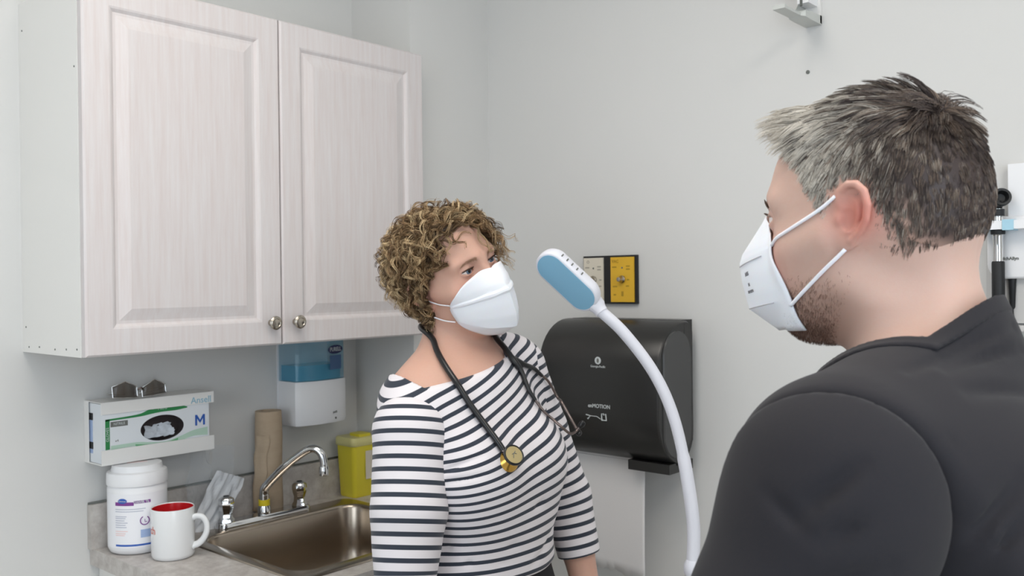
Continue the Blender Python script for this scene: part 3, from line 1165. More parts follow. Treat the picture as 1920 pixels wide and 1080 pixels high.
op = thing('outlet_panel', 'wall outlet panel with one cream and one yellow plate', 'outlet', (0, D, 0))
bm = BM()
box(bm, .613, .788, -.010, -.0005, 1.4515, 1.5815)
obj('frame', bm, M_DARK, op, bevel=.002)
for (x0, x1, m, head, lines) in ((.6165, .682, M_CREAM, 'O', ()), (.7065, .781, M_YPLATE, 'VAC', ())):
    bm = BM()
    box(bm, x0, x1, -.0135, -.010, 1.4565, 1.5765)
    pl = obj('plate', bm, m, op, bevel=.0012, label='cream outlet plate' if m is M_CREAM else 'yellow outlet plate')
    xc = (x0 + x1) / 2
    bm = BM()
    lathe(bm, [(.0105, 0), (.0105, .004), (.0080, .007), (.0060, .018), (.0035, .019)], 20, frame((xc, -.0135, 1.517), (1, 0, 0), (0, 0, 1)))
    sk = obj('socket', bm, M_NICKEL, pl, smooth='auto')
    bm = BM()
    lathe(bm, [(.0001, 0), (.0052, 0), (.005, .0006)], 14, frame((xc - .013, -.0137, 1.517), (1, 0, 0), (0, 0, 1)), cap0=False)
    obj('socket_hole', bm, M_DARK, pl)
    bm = BM()
    lathe(bm, [(.0001, 0), (.0026, 0), (.0022, .001)], 12, frame((xc, -.0137, 1.548), (1, 0, 0), (0, 0, 1)), cap0=False)
    obj('screw', bm, M_GREYDARK, pl)
    fine = mat('faded_print', tuple(v * .55 for v in (lin(216, 208, 192) if m is M_CREAM else lin(222, 176, 48))), .6)
    text('lettering', head, .011, fine, pl, frame((x0 + .015, -.0138, 1.565), (1, 0, 0), (0, 0, 1)), bold=.0003)
    for (dx, z, w) in ((.012, 1.550, .014), (.056 if m is M_YPLATE else .052, 1.552, .012), (.056 if m is M_YPLATE else .052, 1.544, .012), (.056, 1.516, .008), (.014, 1.498, .014), (.054, 1.499, .010), (.013, 1.476, .008)):
        bm = BM()
        xx = min(x0 + dx, x1 - .009)
        box(bm, xx - w / 2, xx + w / 2, -.0138, -.0134, z - .0018, z + .0018)
        obj('fine_print', bm, fine, pl)
    bm = BM()
    box(bm, xc - .003, xc + .004, -.0138, -.0134, 1.472, 1.485)
    obj('fine_print', bm, fine, pl)

br = thing('wall_bracket', 'grey metal bracket arm high on the back wall', 'bracket', (1.272, D, 2.090))
bm = BM()
box(bm, -.020, .018, -.010, -.0005, .002, .22)
obj('upright', bm, M_WHITE, br, bevel=.002)
bm = BM()
loft(bm, [[(x, y, z) for x, z in ((-.020, z0), (x1, z0), (x1, z0 + h), (-.020, z0 + h))] for y, z0, h, x1 in ((-.001, 0, .020, .018), (-.060, .000, .018, .018), (-.088, .001, .014, .018), (-.092, .004, .006, .008), (-.150, .004, .006, .008), (-.172, .004, .009, .008))])
obj('arm', bm, M_BRACKET, br, bevel=.0015)
bm = BM()
loft(bm, [[(x, y, z) for y, z in ((-.010, .022), (-.075, .018), (-.010, .075))] for x in (-.019, -.016)])
obj('gusset', bm, M_BRACKET, br)
bm = BM()
box(bm, -.014, .012, -.060, -.0105, .040, .20)
obj('mounted_case', bm, M_PLASTIC, br, bevel=.004)
bm = BM()
tube(bm, [(-.004, -.0615, .034), (-.004, -.0615, .12)], .003, 8)
obj('clamp_screw', bm, M_GREYDARK, br, smooth=True)

ds = thing('diagnostic_station', 'white wall station holding an otoscope at the right edge', 'wall station', (1.785, D, 1.40))
bm = BM()
loft(bm, [rrect(0, 0, .150, .062, .03, z, 6) for z in (0, .028)])
bmesh.ops.transform(bm, matrix=Matrix.Translation((0, -.001, .170)) @ Matrix.Rotation(PI / 2, 4, 'X'), verts=bm.verts[:])
obj('lower_housing', bm, M_PLASTIC, ds, bevel=.006, seg=3)
bm = BM()
box(bm, -.112, .145, -.022, -.001, .225, .335)
obj('upper_housing', bm, M_PLASTIC, ds, bevel=.008, seg=3)
bm = BM()
box(bm, -.155, .16, -.012, -.0008, .02, .20)
obj('back_plate', bm, M_GREYP, ds, bevel=.004)
bm = BM()
box(bm, -.152, .150, -.064, -.029, .205, .222)
cradle = obj('cradle', bm, M_PLASTIC, ds, bevel=.004)
for x in (-.147, -.103):
    bm = BM()
    box(bm, x - .010, x + .010, -.066, -.028, .203, .2235)
    obj('cradle_grip', bm, M_PALEBLUE, cradle, bevel=.003)
bm = BM()
box(bm, -.155, .16, -.02, -.001, .004, .016)
obj('lower_rail', bm, M_GREYP, ds, bevel=.002)
text('lettering', 'WelchAllyn', .0085, M_GREYDARK, ds, frame((-.112, -.0296, .148), (1, 0, 0), (0, 0, 1)), bold=.0003)
bm = BM()
lathe(bm, [(.0001, 0), (.006, 0), (.0055, .0005)], 16, frame((-.062, -.0296, .166), (1, 0, 0), (0, 0, 1)) @ Matrix.Diagonal((1, .5, 1, 1)), cap0=False)
obj('green_mark', bm, M_GREENM, ds)

ot = thing('otoscope', 'black and chrome otoscope handle hanging in the wall station', 'otoscope', (1.660, D - .046, 1.40))
Z = lambda *p: [(r, z) for r, z in p]
bm = BM()
lathe(bm, Z((.0085, .055), (.0105, .058), (.0118, .066), (.0118, .140), (.0105, .143)), 24)
obj('grip', bm, M_DARK, ot, smooth='auto', angle=40)
bm = BM()
lathe(bm, Z((.0095, .143), (.0095, .192), (.0105, .195)), 24)
obj('handle_neck', bm, M_CHROME, ot, smooth='auto', angle=40)
bm = BM()
lathe(bm, Z((.0128, .196), (.0132, .199), (.0132, .215), (.0125, .217)), 24)
obj('control_ring', bm, M_DARK, ot, smooth='auto', angle=40)
bm = BM()
lathe(bm, Z((.0098, .217), (.0098, .230), (.0115, .231), (.0115, .246), (.0085, .249)), 24)
obj('head_collar', bm, M_CHROME, ot, smooth='auto', angle=40)
bm = BM()
lathe(bm, Z((.0122, .2315), (.0122, .2455)), 24)
obj('head_band', bm, M_DARK, ot, smooth='auto', angle=40)
bm = BM()
Mo = Matrix.Translation((.004, .0, .266)) @ Matrix.Rotation(math.radians(28), 4, 'Z') @ Matrix.Rotation(math.radians(80), 4, 'X')
lathe(bm, [(.0060, -.022), (.0105, -.014), (.0160, .0), (.0178, .008), (.0178, .014), (.0165, .016), (.0125, .0155), (.0085, .004), (.004, .002)], 28, Mo)
lathe(bm, [(.0075, .245), (.0095, .252), (.0075, .262)], 16)
obj('viewing_head', bm, M_DARK, ot, smooth='auto', angle=40)
bm = BM()
tube(bm, smooth_path([(0, 0, .058), (0, 0, .03), (.001, .004, -.02), (.004, .012, -.10), (.02, .024, -.22), (.05, .024, -.20), (.068, .018, -.02), (.074, .018, .095)], 8), [.0062] * 20 + [.003] * 37, 10)
obj('cord', bm, M_DARK, ot, smooth='auto', angle=60)
bm = BM()
lathe(bm, Z((.0030, .048), (.0050, .052), (.0072, .104), (.0078, .1085)), 18, Matrix.Translation((-.107, -.016, 0)))
plug = obj('cord_plug', bm, M_DARK, ds, smooth='auto', angle=40, label='black cord plug below the housing')
bm = BM()
tube(bm, smooth_path([(-.107, -.016, .052), (-.106, -.016, .03), (-.102, -.017, -.02), (-.090, -.02, -.14), (-.07, -.02, -.20), (-.03, -.02, -.16), (.0, -.018, -.04), (.012, -.016, .109)], 8), .0020, 8)
obj('cord', bm, M_DARK, plug, smooth=True)

# ------------------------------------------------------------------ examination lamp on a floor stand
LX, LY = 1.245, 1.509
lamp = thing('exam_lamp', 'white gooseneck examination lamp with a pale blue head, between the two people', 'lamp', (LX, LY, 0))
bm = BM()
for k in range(5):
    a = 2 * PI * k / 5 + .716
    d = Vector((math.cos(a), math.sin(a), 0))
    tube(bm, [d * .02 + Vector((0, 0, .085)), d * .15 + Vector((0, 0, .075)), d * .24 + Vector((0, 0, .062))], [.019, .016, .012], 10)
lathe(bm, [(.045, .055), (.045, .095), (.02, .115)], 24)
fb = obj('floor_base', bm, M_GREYP, lamp, smooth='auto')
for k in range(5):
    a = 2 * PI * k / 5 + .716
    bm = BM()
    lathe(bm, [(.018, -.011), (.025, -.008), (.025, .008), (.018, .011)], 18, Matrix.Translation((.235 * math.cos(a), .235 * math.sin(a), .0255)) @ Matrix.Rotation(a, 4, 'Z') @ Matrix.Rotation(PI / 2, 4, 'X'))
    tube(bm, [(.235 * math.cos(a), .235 * math.sin(a), .04), (.235 * math.cos(a), .235 * math.sin(a), .066)], .008, 8)
    obj('caster', bm, M_DARK, fb, smooth='auto')
bm = BM()
lathe(bm, [(.0145, .10), (.0145, .955), (.0175, .96), (.0175, .975), (.0125, .985)], 20)
obj('pole', bm, M_LAMPW, lamp, smooth='auto', angle=40)
LH = Vector((1.033, 1.326, 1.561)) - Vector((1.108, 1.392, 1.465))
bm = BM()
neck = [(0, 0, .975), (.001, .0, 1.06), (-.014, -.010, 1.186), (-.031, -.026, 1.275), (-.058, -.048, 1.347), (-.096, -.082, 1.415), (-.128, -.110, 1.456)]
tube(bm, smooth_path(neck, 10), [.0125] * 20 + [.0110] * 41, 16)
obj('gooseneck', bm, M_LAMPW, lamp, smooth='auto', angle=60)
Ld = LH.normalized()
V2c = (Vector((2.13, 0, 1.50)) - Vector((1.07, 1.36, 1.51))).normalized()
V2c = (V2c - Ld * V2c.dot(Ld)).normalized()
dl = Ld.cross(V2c)
if dl.z > 0:
    dl = -dl
nrm = (V2c * math.cos(math.radians(36)) + dl * math.sin(math.radians(36))).normalized()
side = nrm.cross(Ld)
hc = Vector((1.070, 1.358, 1.514)) - Vector((LX, LY, 0))
Mh = Matrix(((Ld.x, side.x, nrm.x, hc.x), (Ld.y, side.y, nrm.y, hc.y), (Ld.z, side.z, nrm.z, hc.z), (0, 0, 0, 1)))
hl, hw = .0715, .0330
bm = BM()
vs = loft(bm, [rrect(-.002 * k0, 0, hl - i, hw - i, hw - i - .001, z, 9) for k0, i, z in ((0, .014, -.024), (0, .006, -.022), (0, .0015, -.014), (0, 0, -.004), (0, .0005, .004), (0, .0025, .0075), (0, .0048, .0080))])
bmesh.ops.transform(bm, matrix=Mh, verts=vs)
head = obj('lamp_head', bm, M_LAMPW, lamp, smooth='auto', angle=50)
bm = BM()
vs = loft(bm, [rrect(0, 0, hl - i, hw - i, hw - i - .001, z, 9) for i, z in ((.0055, .0078), (.0058, .0086), (.0085, .0090))])
bmesh.ops.transform(bm, matrix=Mh, verts=vs)
obj('blue_face', bm, M_BLUEPAD, head, smooth='auto', angle=50, label='pale blue face of the lamp head')
sgn = 1 if (side.z > 0) else -1
for k in range(5):
    bm = BM()
    x = .040 - k * .0125
    box(bm, x - .0013, x + .0013, sgn * hw - .0008, sgn * hw + .0008, -.007, .001, Mh)
    obj('vent_slot', bm, M_GREYDARK, head)
bm = BM()
vs = lathe(bm, [(.019, 0), (.019, .020), (.015, .027)], 24, Mh @ Matrix.Translation((.040, -sgn * .014, -.018)) @ Matrix.Rotation(PI, 4, 'X'))
obj('lens_housing', bm, M_GREYP, head, smooth='auto')
bm = BM()
q0 = Vector((-.128, -.110, 1.456))
q1 = hc - Ld * (hl - .004) - nrm * .008
tube(bm, [q0 - (q1 - q0).normalized() * .004, q0 + (q1 - q0) * .35, q0 + (q1 - q0) * .6, q1 + (q1 - q0) * .3], [.0125, .0140, .0165, .0165], 16)
obj('swivel_joint', bm, M_LAMPW, lamp, smooth='auto', angle=40)
# ------------------------------------------------------------------ people: the shared head
EYE = (0.0735, 0.0315, 0.020)


def ear_sdf(Q, s=1.0, flare=28.0):
    c = A(-0.006, 0.0725, 0.013 if s < .85 else -.003)
    up = A(-0.20, 0.10, 0.97)
    up /= np.linalg.norm(up)
    f = math.radians(flare)
    back = A(-math.cos(f), math.sin(f), 0)
    back -= up * (back @ up)
    back /= np.linalg.norm(back)
    out = np.cross(up, back)
    if out[1] < 0:
        out = -out
    R = np.stack([back, up, out], 1)
    q = ((Q - c) @ R) / F32(s)
    plate = ell(q, (.0065, .004, .0015), (.0195, .031, .0040))
    plate = smin(plate, ell(q, (.0005, -.025, .003), (.0095, .0105, .0050)), .010)
    root = ell(q, (-.004, .000, -.010), (.011, .024, .013))
    d = smin(plate, root, .010)
    d = smax(d, -ell(q, (.0035, .0185, .0090), (.0092, .0092, .0088)), .0025)
    helix = [(-.004, .003, .003), (-.0105, .012, .006), (-.0095, .024, .0075), (-.001, .0325, .0100), (.009, .0335, .0118),
             (.0185, .0270, .0130), (.0240, .014, .0138), (.0235, -.001, .0125), (.0175, -.0145, .0098), (.0080, -.0255, .0070)]
    d = smin(d, chain(q, helix, [.0030, .0034, .0036, .0038, .0040, .0040, .0040, .0038, .0036, .0036]), .004)
    anti = [(.0045, .023, .0055), (.0120, .013, .0075), (.0135, .002, .0080), (.0100, -.010, .0072), (.0035, -.0160, .0065)]
    d = smin(d, chain(q, anti, [.0022, .0030, .0032, .0032, .0034]), .005)
    d = smax(d, -ell(q, (.0065, .0215, .0095), (.0085, .0050, .0075)), .002)
    d = smax(d, -ell(q, (.0025, -.0035, .0060), (.0090, .0118, .0150)), .0025)
    d = smin(d, ell(q, (-.0080, -.0045, .0050), (.0046, .0066, .0052)), .004)
    return d * F32(s)


def head_sdf(P, male, mode=0):
    """head in its own frame: origin between the ears, x forward, z up. mode 1 = without ears"""
    Q = P.copy()
    Q[:, 1] = np.abs(Q[:, 1])
    cr = ell(Q, (-.003 if male else -.006, 0, .040), (.0955 if male else .0985, .0765, .0885))
    cr = smin(cr, ell(Q, (-.030 if male else -.035, .020, .020), (.056 if male else .062, .052, .062)), .03)
    face = ell(Q, (.030, 0, -.014), (.063, .060, .076)) if male else ell(Q, (.030, 0, -.018), (.063, .060, .088))
    if male:
        jaw = rcone(Q, (.008, .048, -.046), (.060, .014, -.074), .016, .017)
        jaw = smin(jaw, ell(Q, (.032, 0, -.058), (.048, .047, .034)), .025)
    else:
        jaw = rcone(Q, (.012, .048, -.052), (.068, .014, -.090), .012, .0145)
        jaw = smin(jaw, ell(Q, (.036, 0, -.070), (.050, .042, .036)), .025)
    d = smins(.03, cr, face, jaw)
    d = smin(d, rcone(Q, (.055, .052 if male else .054, -.012), (.020, .066, -.004), .011 if male else .013, .008), .025)      # cheekbone
    d = smin(d, ell(Q, (.060 if male else .066, .027, -.028), (.020, .022, .022)), .02)                        # cheek
    d = smin(d, rcone(Q, (.086, .008, .037), (.068, .047, .036), .0095, .008), .016)          # brow ridge
    d = smax(d, -ell(Q, (.101, .0325, .0195), (.0215, .0185, .0115)), .018)                   # eye socket
    nose = rcone(Q, (.090, 0, .022), (.1095, 0, -.020), .0075, .0105)
    nose = smin(nose, ell(Q, (.098, .011, -.0255), (.010, .0075, .0075)), .008)
    d = smin(d, nose, .012)
    lips = smin(ell(Q, (.0905, 0, -.0465), (.009, .022, .0055)), ell(Q, (.0895, 0, -.0575), (.0095, .019, .0060)), .002)
    d = smin(d, lips, .006)
    d = smin(d, ell(Q, (.068, .0, -.070) if male else (.078, 0, -.086), (.016, .018 if male else .016, .014)), .015)                           # chin
    # lids: a skin sphere round the eyeball with the opening cut away
    e = A(*EYE)
    lid = sph(Q, EYE, .0143)
    q = Q - e
    opn = 0.0050 if male else 0.0038
    arc = opn * (1 - np.clip(np.abs(q[:, 1] + F32(.0)) / F32(.0142), 0, 1) ** 2)
    slit = np.maximum(np.abs(q[:, 2] + F32(.0008) - F32(.08) * q[:, 1]) - arc, F32(.004) - q[:, 0])
    lid = smax(lid, -slit * F32(.8), .0016)
    d = smin(d, lid, .0035)
    d = smax(d, -np.maximum(slit * F32(.8), sph(Q, EYE, .0165)), .0012)
    if mode == 0:
        d = smin(d, ear_sdf(Q, .82 if male else .90, 5 if male else 13), .004)
    return d


def hand_sdf(P, wrist, R, s=1.0, side=1, curl=0.5):
    """relaxed hand: x along the fingers, y towards the thumb, z = back of the hand"""
    q = ((P - A(*wrist)) @ R) / F32(s)
    q = q.copy()
    q[:, 1] *= side
    d = ell(q, (.046, .000, .000), (.050, .041, .0145))
    d = smin(d, rcone(q, (.0, .0, 0), (.03, 0, 0), .026, .028) , .02)
    for k, (y, l0) in enumerate(((.030, .044), (.0105, .049), (-.0095, .045), (-.0285, .036))):
        b = np.array((.084 - abs(k - 1) * .004, y, .002))
        a1, a2, a3 = curl * .55, curl * 1.25, curl * 1.75
        p1 = b + l0 * np.array((math.cos(a1), y * 1.2, -math.sin(a1)))
        p2 = p1 + l0 * .62 * np.array((math.cos(a2), y * .6, -math.sin(a2)))
        p3 = p2 + l0 * .48 * np.array((math.cos(a3), 0, -math.sin(a3)))
        fd = chain(q, [b - np.array((.02, 0, 0)), b, p1, p2, p3], [.0095, .0095, .0088, .0080, .0068])
        d = smin(d, fd, .006)
    th = chain(q, [(.018, .024, -.004), (.044, .046, -.012), (.070, .055, -.020), (.092, .058, -.026)], [.014, .0125, .0105, .0085])
    return smin(d, th, .012) * F32(s)


# ------------------------------------------------------------------ people: woman
W_ROOT = (0.93, 1.235, 0.0)
W_HC = A(-.022, -.020, 1.520)
W_HR = rot(yaw=-3, pitch=4, roll=21)
W = dict(shR=(.002, -.150, 1.262), shL=(.000, .130, 1.344), elR=(.045, -.212, .985), elL=(.070, .200, 1.085),
         wrR=(.19, -.200, .84), wrL=(.120, .212, .862))


def w_head(P):
    return head_sdf((P - W_HC) @ W_HR, False)


def w_torso(P):
    ch = ell(P, (-.006, -.008, 1.215), (.106, .148, .170), rot(roll=8))
    up = rcone(P, (-.020, -.112, 1.285), (-.010, .092, 1.340), .052, .050)
    up = smin(up, ell(P, (-.005, -.012, 1.29), (.078, .125, .070), rot(roll=9)), .05)
    bust = smin(ell(P, (.080, -.076, 1.170), (.064, .066, .074)), ell(P, (.084, .060, 1.186), (.062, .066, .076)), .06)
    wa = ell(P, (.016, .004, 1.04), (.098, .128, .17))
    pel = ell(P, (.004, .008, .90), (.118, .172, .145))
    d = smins(.06, ch, up, wa, pel)
    d = smin(d, bust, .065)
    trap = smin(rcone(P, (-.036, -.030, 1.392), (-.028, -.130, 1.302), .034, .034), rcone(P, (-.036, .026, 1.400), (-.016, .110, 1.364), .032, .032), .02)
    return smin(d, trap, .05)


def w_neck(P):
    return rcone(P, (-.030, -.008, 1.335), (-.034, -.014, 1.455), .053, .0505)


def w_arm(P, s):
    sh, el, wr = W['sh' + s], W['el' + s], W['wr' + s]
    m = tuple(np.array(sh) * .55 + np.array(el) * .45 + np.array((-.006, 0, 0)))
    return smin(chain(P, [sh, m, el], [.053, .046, .039], .02), chain(P, [el, tuple(np.array(el) * .6 + np.array(wr) * .4), wr], [.036, .0335, .0245], .02), .02)


def w_legs(P):
    d = None
    for s in (-1, 1):
        e = chain(P, [(.0, .085 * s, .86), (.012, .085 * s, .49), (-.018, .085 * s, .30), (-.01, .085 * s, .085)], [.088, .054, .050, .036], .03)
        e = smin(e, rcone(P, (-.02, .085 * s, .045), (.13, .095 * s, .03), .035, .028), .03)
        d = e if d is None else np.minimum(d, e)
    return d


def w_handR(P):
    return hand_sdf(P, W['wrR'], HAND_R, .92, 1, .7)


def _hand_frame(fwd, thumb):
    x = A(*fwd)
    x /= np.linalg.norm(x)
    y = A(*thumb)
    y -= x * (x @ y)
    y /= np.linalg.norm(y)
    return np.stack([x, y, np.cross(x, y)], 1)


HAND_R = _hand_frame((.72, .10, -.68), (.6, .5, .6))
HAND_L = _hand_frame((.18, .05, -.98), (.95, -.2, .15))


def w_handL(P):
    return hand_sdf(P, W['wrL'], HAND_L, .92, 1, .55)


def w_body(P):
    t = smin(w_torso(P) + F32(.006) * sstep(-P[:, 2], -1.27, -1.20), w_legs(P), .05)
    t = smin(t, w_neck(P), .035)
    t = smin(t, smin(w_arm(P, 'R'), w_arm(P, 'L'), .01), .035)
    return t


def w_all(P):
    d = smin(w_body(P), w_head(P), .022)
    return smin(smin(d, w_handR(P), .012), w_handL(P), .012)


def folds(P, items):
    """soft creases: (point a, point b, width, depth) valleys along segments"""
    o = np.zeros(len(P), F32)
    for a, b, w, dp in items:
        a, b = A(*a), A(*b)
        ba = b - a
        t = np.clip(((P - a) @ ba) / (ba @ ba), 0, 1)
        d = np.sqrt(((P - a - t[:, None] * ba) ** 2).sum(1))
        o += F32(dp) * np.exp(-(d / F32(w)) ** 2) * (F32(.35) + F32(.65) * np.sin(np.clip(t, 0, 1) * F32(PI)))
    return o


def wavy(P, amp, f=30.0, seed=0.0):
    x, y, z = P[:, 0], P[:, 1], P[:, 2]
    return F32(amp) * (np.sin(f * (x * 1.0 + y * .7 + z * .9) + 3 * np.sin(f * .3 * (y - z) + seed) + seed)
                       * np.sin(f * .6 * (z - x * .6) + seed * 2) + .5 * np.sin(f * 1.7 * (y + z * .5) + 2 * np.sin(f * .5 * x + seed)))


W_FOLDS = [((.064, -.133, 1.050), (.157, .022, 1.117), .0065, .0075), ((.097, -.113, 1.026), (.120, .140, 1.085), .0065, .0070),
           ((.148, .005, 1.006), (.116, .165, 1.096), .0070, .0065), ((.088, -.152, 1.193), (.134, -.109, 1.217), .0060, .0060),
           ((.091, -.153, 1.173), (.140, -.115, 1.185), .0060, .0055), ((.06, -.14, 1.12), (.14, -.09, 1.105), .008, .004),
           ((.08, -.12, 1.06), (.15, -.03, 1.05), .007, .004), ((.13, -.07, 1.02), (.13, .06, 1.03), .007, .004)]


def w_shirt(P):
    d = w_torso(P)
    for s in 'RL':
        a, b = np.array(W['sh' + s]), np.array(W['el' + s])
        d = smin(d, rcone(P, tuple(a), tuple(a * .72 + b * .28), .0515, .047), .025)
    for s, sg in (('R', -1), ('L', 1)):      # armholes, inside the sleeve heads
        n = A(.05, sg * .97, -.15 if s == 'R' else -.05)
        d = smax(d, (P - A(*(np.array(W['sh' + s]) + np.array((0, -sg * (-.032 if s == 'R' else -.030), 0))))) @ n, .012)
    d = d - (F32(.007) + F32(.008) * sstep(-P[:, 2], -1.16, -1.03))
    # cloth spans from the bust to the waist instead of following it in
    d = smin(d, rcone(P, (.085, -.05, 1.155), (.052, -.02, 1.01), .066, .074), .05)
    d = smin(d, rcone(P, (.090, .05, 1.170), (.052, .03, 1.01), .066, .074), .05)
    d = d + folds(P, W_FOLDS) + wavy(P, .0010, 34, 1.2) * sstep(-P[:, 2], -1.24, -1.10)
    hem = F32(.984) - P[:, 2]
    d = smax(d, hem, .012)
    # boat neckline
    x, y, z = P[:, 0] + F32(.010), P[:, 1] + F32(.045), P[:, 2]
    r = np.sqrt((x / F32(.100)) ** 2 + (y / F32(.112)) ** 2)
    cyl = (r - 1) * F32(.10)
    plane = (F32(1.362) + F32(.22) * P[:, 1] - F32(.02) * x) - z
    return smax(d, -np.maximum(cyl, plane), .006)


def w_sleeve(P, s):
    sh, el, wr = [np.array(W[k + s]) for k in ('sh', 'el', 'wr')]
    cuff = el + (wr - el) * (.52 if s == 'L' else .60)
    sh2 = sh + np.array((.004, .034, .004) if s == 'R' else (0, -.020, .0))
    m = sh * .5 + el * .5 + np.array((.008 if s == 'R' else -.004, -.004 if s == 'R' else 0, 0))
    big = 1.0 if s == 'R' else .92
    sh3 = sh + np.array((.004, -.003, -.010) if s == 'R' else (0, 0, -.004))
    d = chain(P, [tuple(sh2), tuple(sh3), tuple(m), tuple(el), tuple(cuff + (cuff - el) * .2)], [.0600, .0690, .0665, .0490, .0420] if s == 'R' else [.0560, .0600, .0570, .0495, .0410], .008)
    d = d + wavy(P, .0008, 30, 2.0 if s == 'R' else 4.0)
    el_f = A(*cuff)
    ax = A(*(wr - el))
    ax /= np.linalg.norm(ax)
    d = smax(d, (P - el_f) @ ax, .004)
    # armhole: the plane where the sleeve meets the body of the shirt
    sgn = -1 if s == 'R' else 1
    n = A(.10, sgn * .95, -.24 if s == 'R' else -.05)
    n /= np.linalg.norm(n)
    p0 = A(*(sh + np.array((0, .090 if s == 'R' else -.050, 0))))
    hd = -((P - p0) @ n)
    return smax(d, hd, .008)


def w_stripe_body(P):
    k = F32(.42) * sstep(P[:, 2], 1.00, 1.28) + F32(.02)
    # the hem is pulled down over the side, so the lines swing round the bust
    return P[:, 2] - k * P[:, 1] - F32(.06) * P[:, 0]


def w_stripe_sleeve(P, s):
    sh, el, wr = [A(*W[k + s]) for k in ('sh', 'el', 'wr')]
    a = el - sh
    la = np.linalg.norm(a)
    b = wr - el
    lb = np.linalg.norm(b)
    ta = (P - sh) @ (a / la)
    tb = (P - el) @ (b / lb) + la
    w = sstep(ta, la - .05, la + .05)
    return (ta * (1 - w) + tb * w) * F32(.92)


def w_trousers(P):
    t = smin(ell(P, (.016, .004, 1.04), (.098, .128, .17)), ell(P, (.004, .008, .90), (.118, .172, .145)), .06)
    d = smin(t, w_legs(P), .05) - F32(.008)
    return smax(smax(d, P[:, 2] - F32(1.000), .004), F32(.075) - P[:, 2], .004)


def skin_colour(V, N, hc, hR, male):
    q = (V - hc) @ hR
    x, y, z = q[:, 0], np.abs(q[:, 1]), q[:, 2]
    base = np.array(lin(199, 167, 153) if male else lin(207, 166, 148))
    red = np.array(lin(200, 122, 108) if male else lin(216, 148, 132))
    col = np.tile(base, (len(V), 1))
    g = lambda c, r: np.exp(-(((q * [1, 0, 1])[:, 0] - c[0]) ** 2 + (y - c[1]) ** 2 + (z - c[2]) ** 2) / r ** 2)
    w = .75 * g((.072, .036, -.022), .024) + .6 * g((.105, 0, -.02), .016) + (1.0 if male else .7) * g((-.014, .088, .012 if male else .0), .025 if male else .032)
    w += .25 * g((.075, .032, .02), .014)
    w = np.clip(w, 0, 1)[:, None]
    col = col * (1 - w) + red * w
    if male:
        s = sstep(-z, .030, .062) * sstep(x, -.022, .022) * sstep(-z, -.2, .0) * (1 - sstep(-z, .112, .128))
        s = s[:, None] * .52
        col = col * (1 - s) + np.array(lin(112, 84, 70)) * s
    lips = (np.exp(-((x - .098) / .012) ** 2 - (y / .022) ** 4 - ((z + .052) / .010) ** 2))[:, None] * .6
    col = col * (1 - lips) + np.array(lin(176, 96, 92)) * lips
    return col


M_SKIN = mat('skin', lin(224, 180, 158), .48, sss=.22, attr='col', noise=((260, 260, 260), .10, lin(196, 140, 120)), bump=((700, 700, 700), .10, .001), spec=.35)
M_HAIR = mat('hair', (.2, .15, .1), .42, attr='col', spec=.35)


def eyeball(parent, hc, hR, side, iris, r=.0126):
    bm = BM()
    bmesh.ops.create_uvsphere(bm, u_segments=24, v_segments=16, radius=r)
    o = obj('eye', bm, EYE_MATS[iris], parent, smooth=True)
    c = hc + hR @ A(EYE[0], EYE[1] * side, EYE[2])
    g = hR @ A(1, 0, 0)
    o.matrix_local = Matrix.Translation(Vector(c.tolist())) @ Vector(g.tolist()).to_track_quat('Z', 'Y').to_matrix().to_4x4()
    return o


def eye_mat(name, iris):
    m = bpy.data.materials.new(name)
    m.use_nodes = True
    nt = m.node_tree
    b = nt.nodes['Principled BSDF']
    b.inputs['Roughness'].default_value = .08
    tc = nt.nodes.new('ShaderNodeTexCoord')
    sp = nt.nodes.new('ShaderNodeSeparateXYZ')
    nt.links.new(tc.outputs['Object'], sp.inputs[0])
    rr = nt.nodes.new('ShaderNodeValToRGB')
    rr.color_ramp.interpolation = 'LINEAR'
    mr = nt.nodes.new('ShaderNodeMapRange')
    mr.inputs['From Min'].default_value = .0095
    mr.inputs['From Max'].default_value = .0126
    nt.links.new(sp.outputs['Z'], mr.inputs['Value'])
    nt.links.new(mr.outputs[0], rr.inputs[0])
    el = rr.color_ramp.elements
    el[0].position, el[0].color = .36, (*lin(228, 218, 214), 1)
    el[1].position, el[1].color = .44, (*[v * .35 for v in iris], 1)
    for p, c in ((.6, iris), (.80, iris), (.84, (.004, .004, .004))):
        e = el.new(p)
        e.color = (*c, 1)
    nt.links.new(rr.outputs[0], b.inputs['Base Color'])
    return m


EYE_MATS = {'blue': eye_mat('eye_blue', lin(96, 118, 140)), 'brown': eye_mat('eye_brown', lin(80, 60, 45))}

rng = np.random.default_rng(7)


def skull(male):
    return lambda P: head_sdf(P, male, 1)


def on_skull(f, D, c=(-.004, 0, .03), n=14):
    """march from inside along directions D to the surface of f"""
    P = np.tile(A(*c), (len(D), 1)) + D * F32(.03)
    for _ in range(n):
        P = P + D * np.clip(-f(P), -.03, .03)[:, None]
    return P


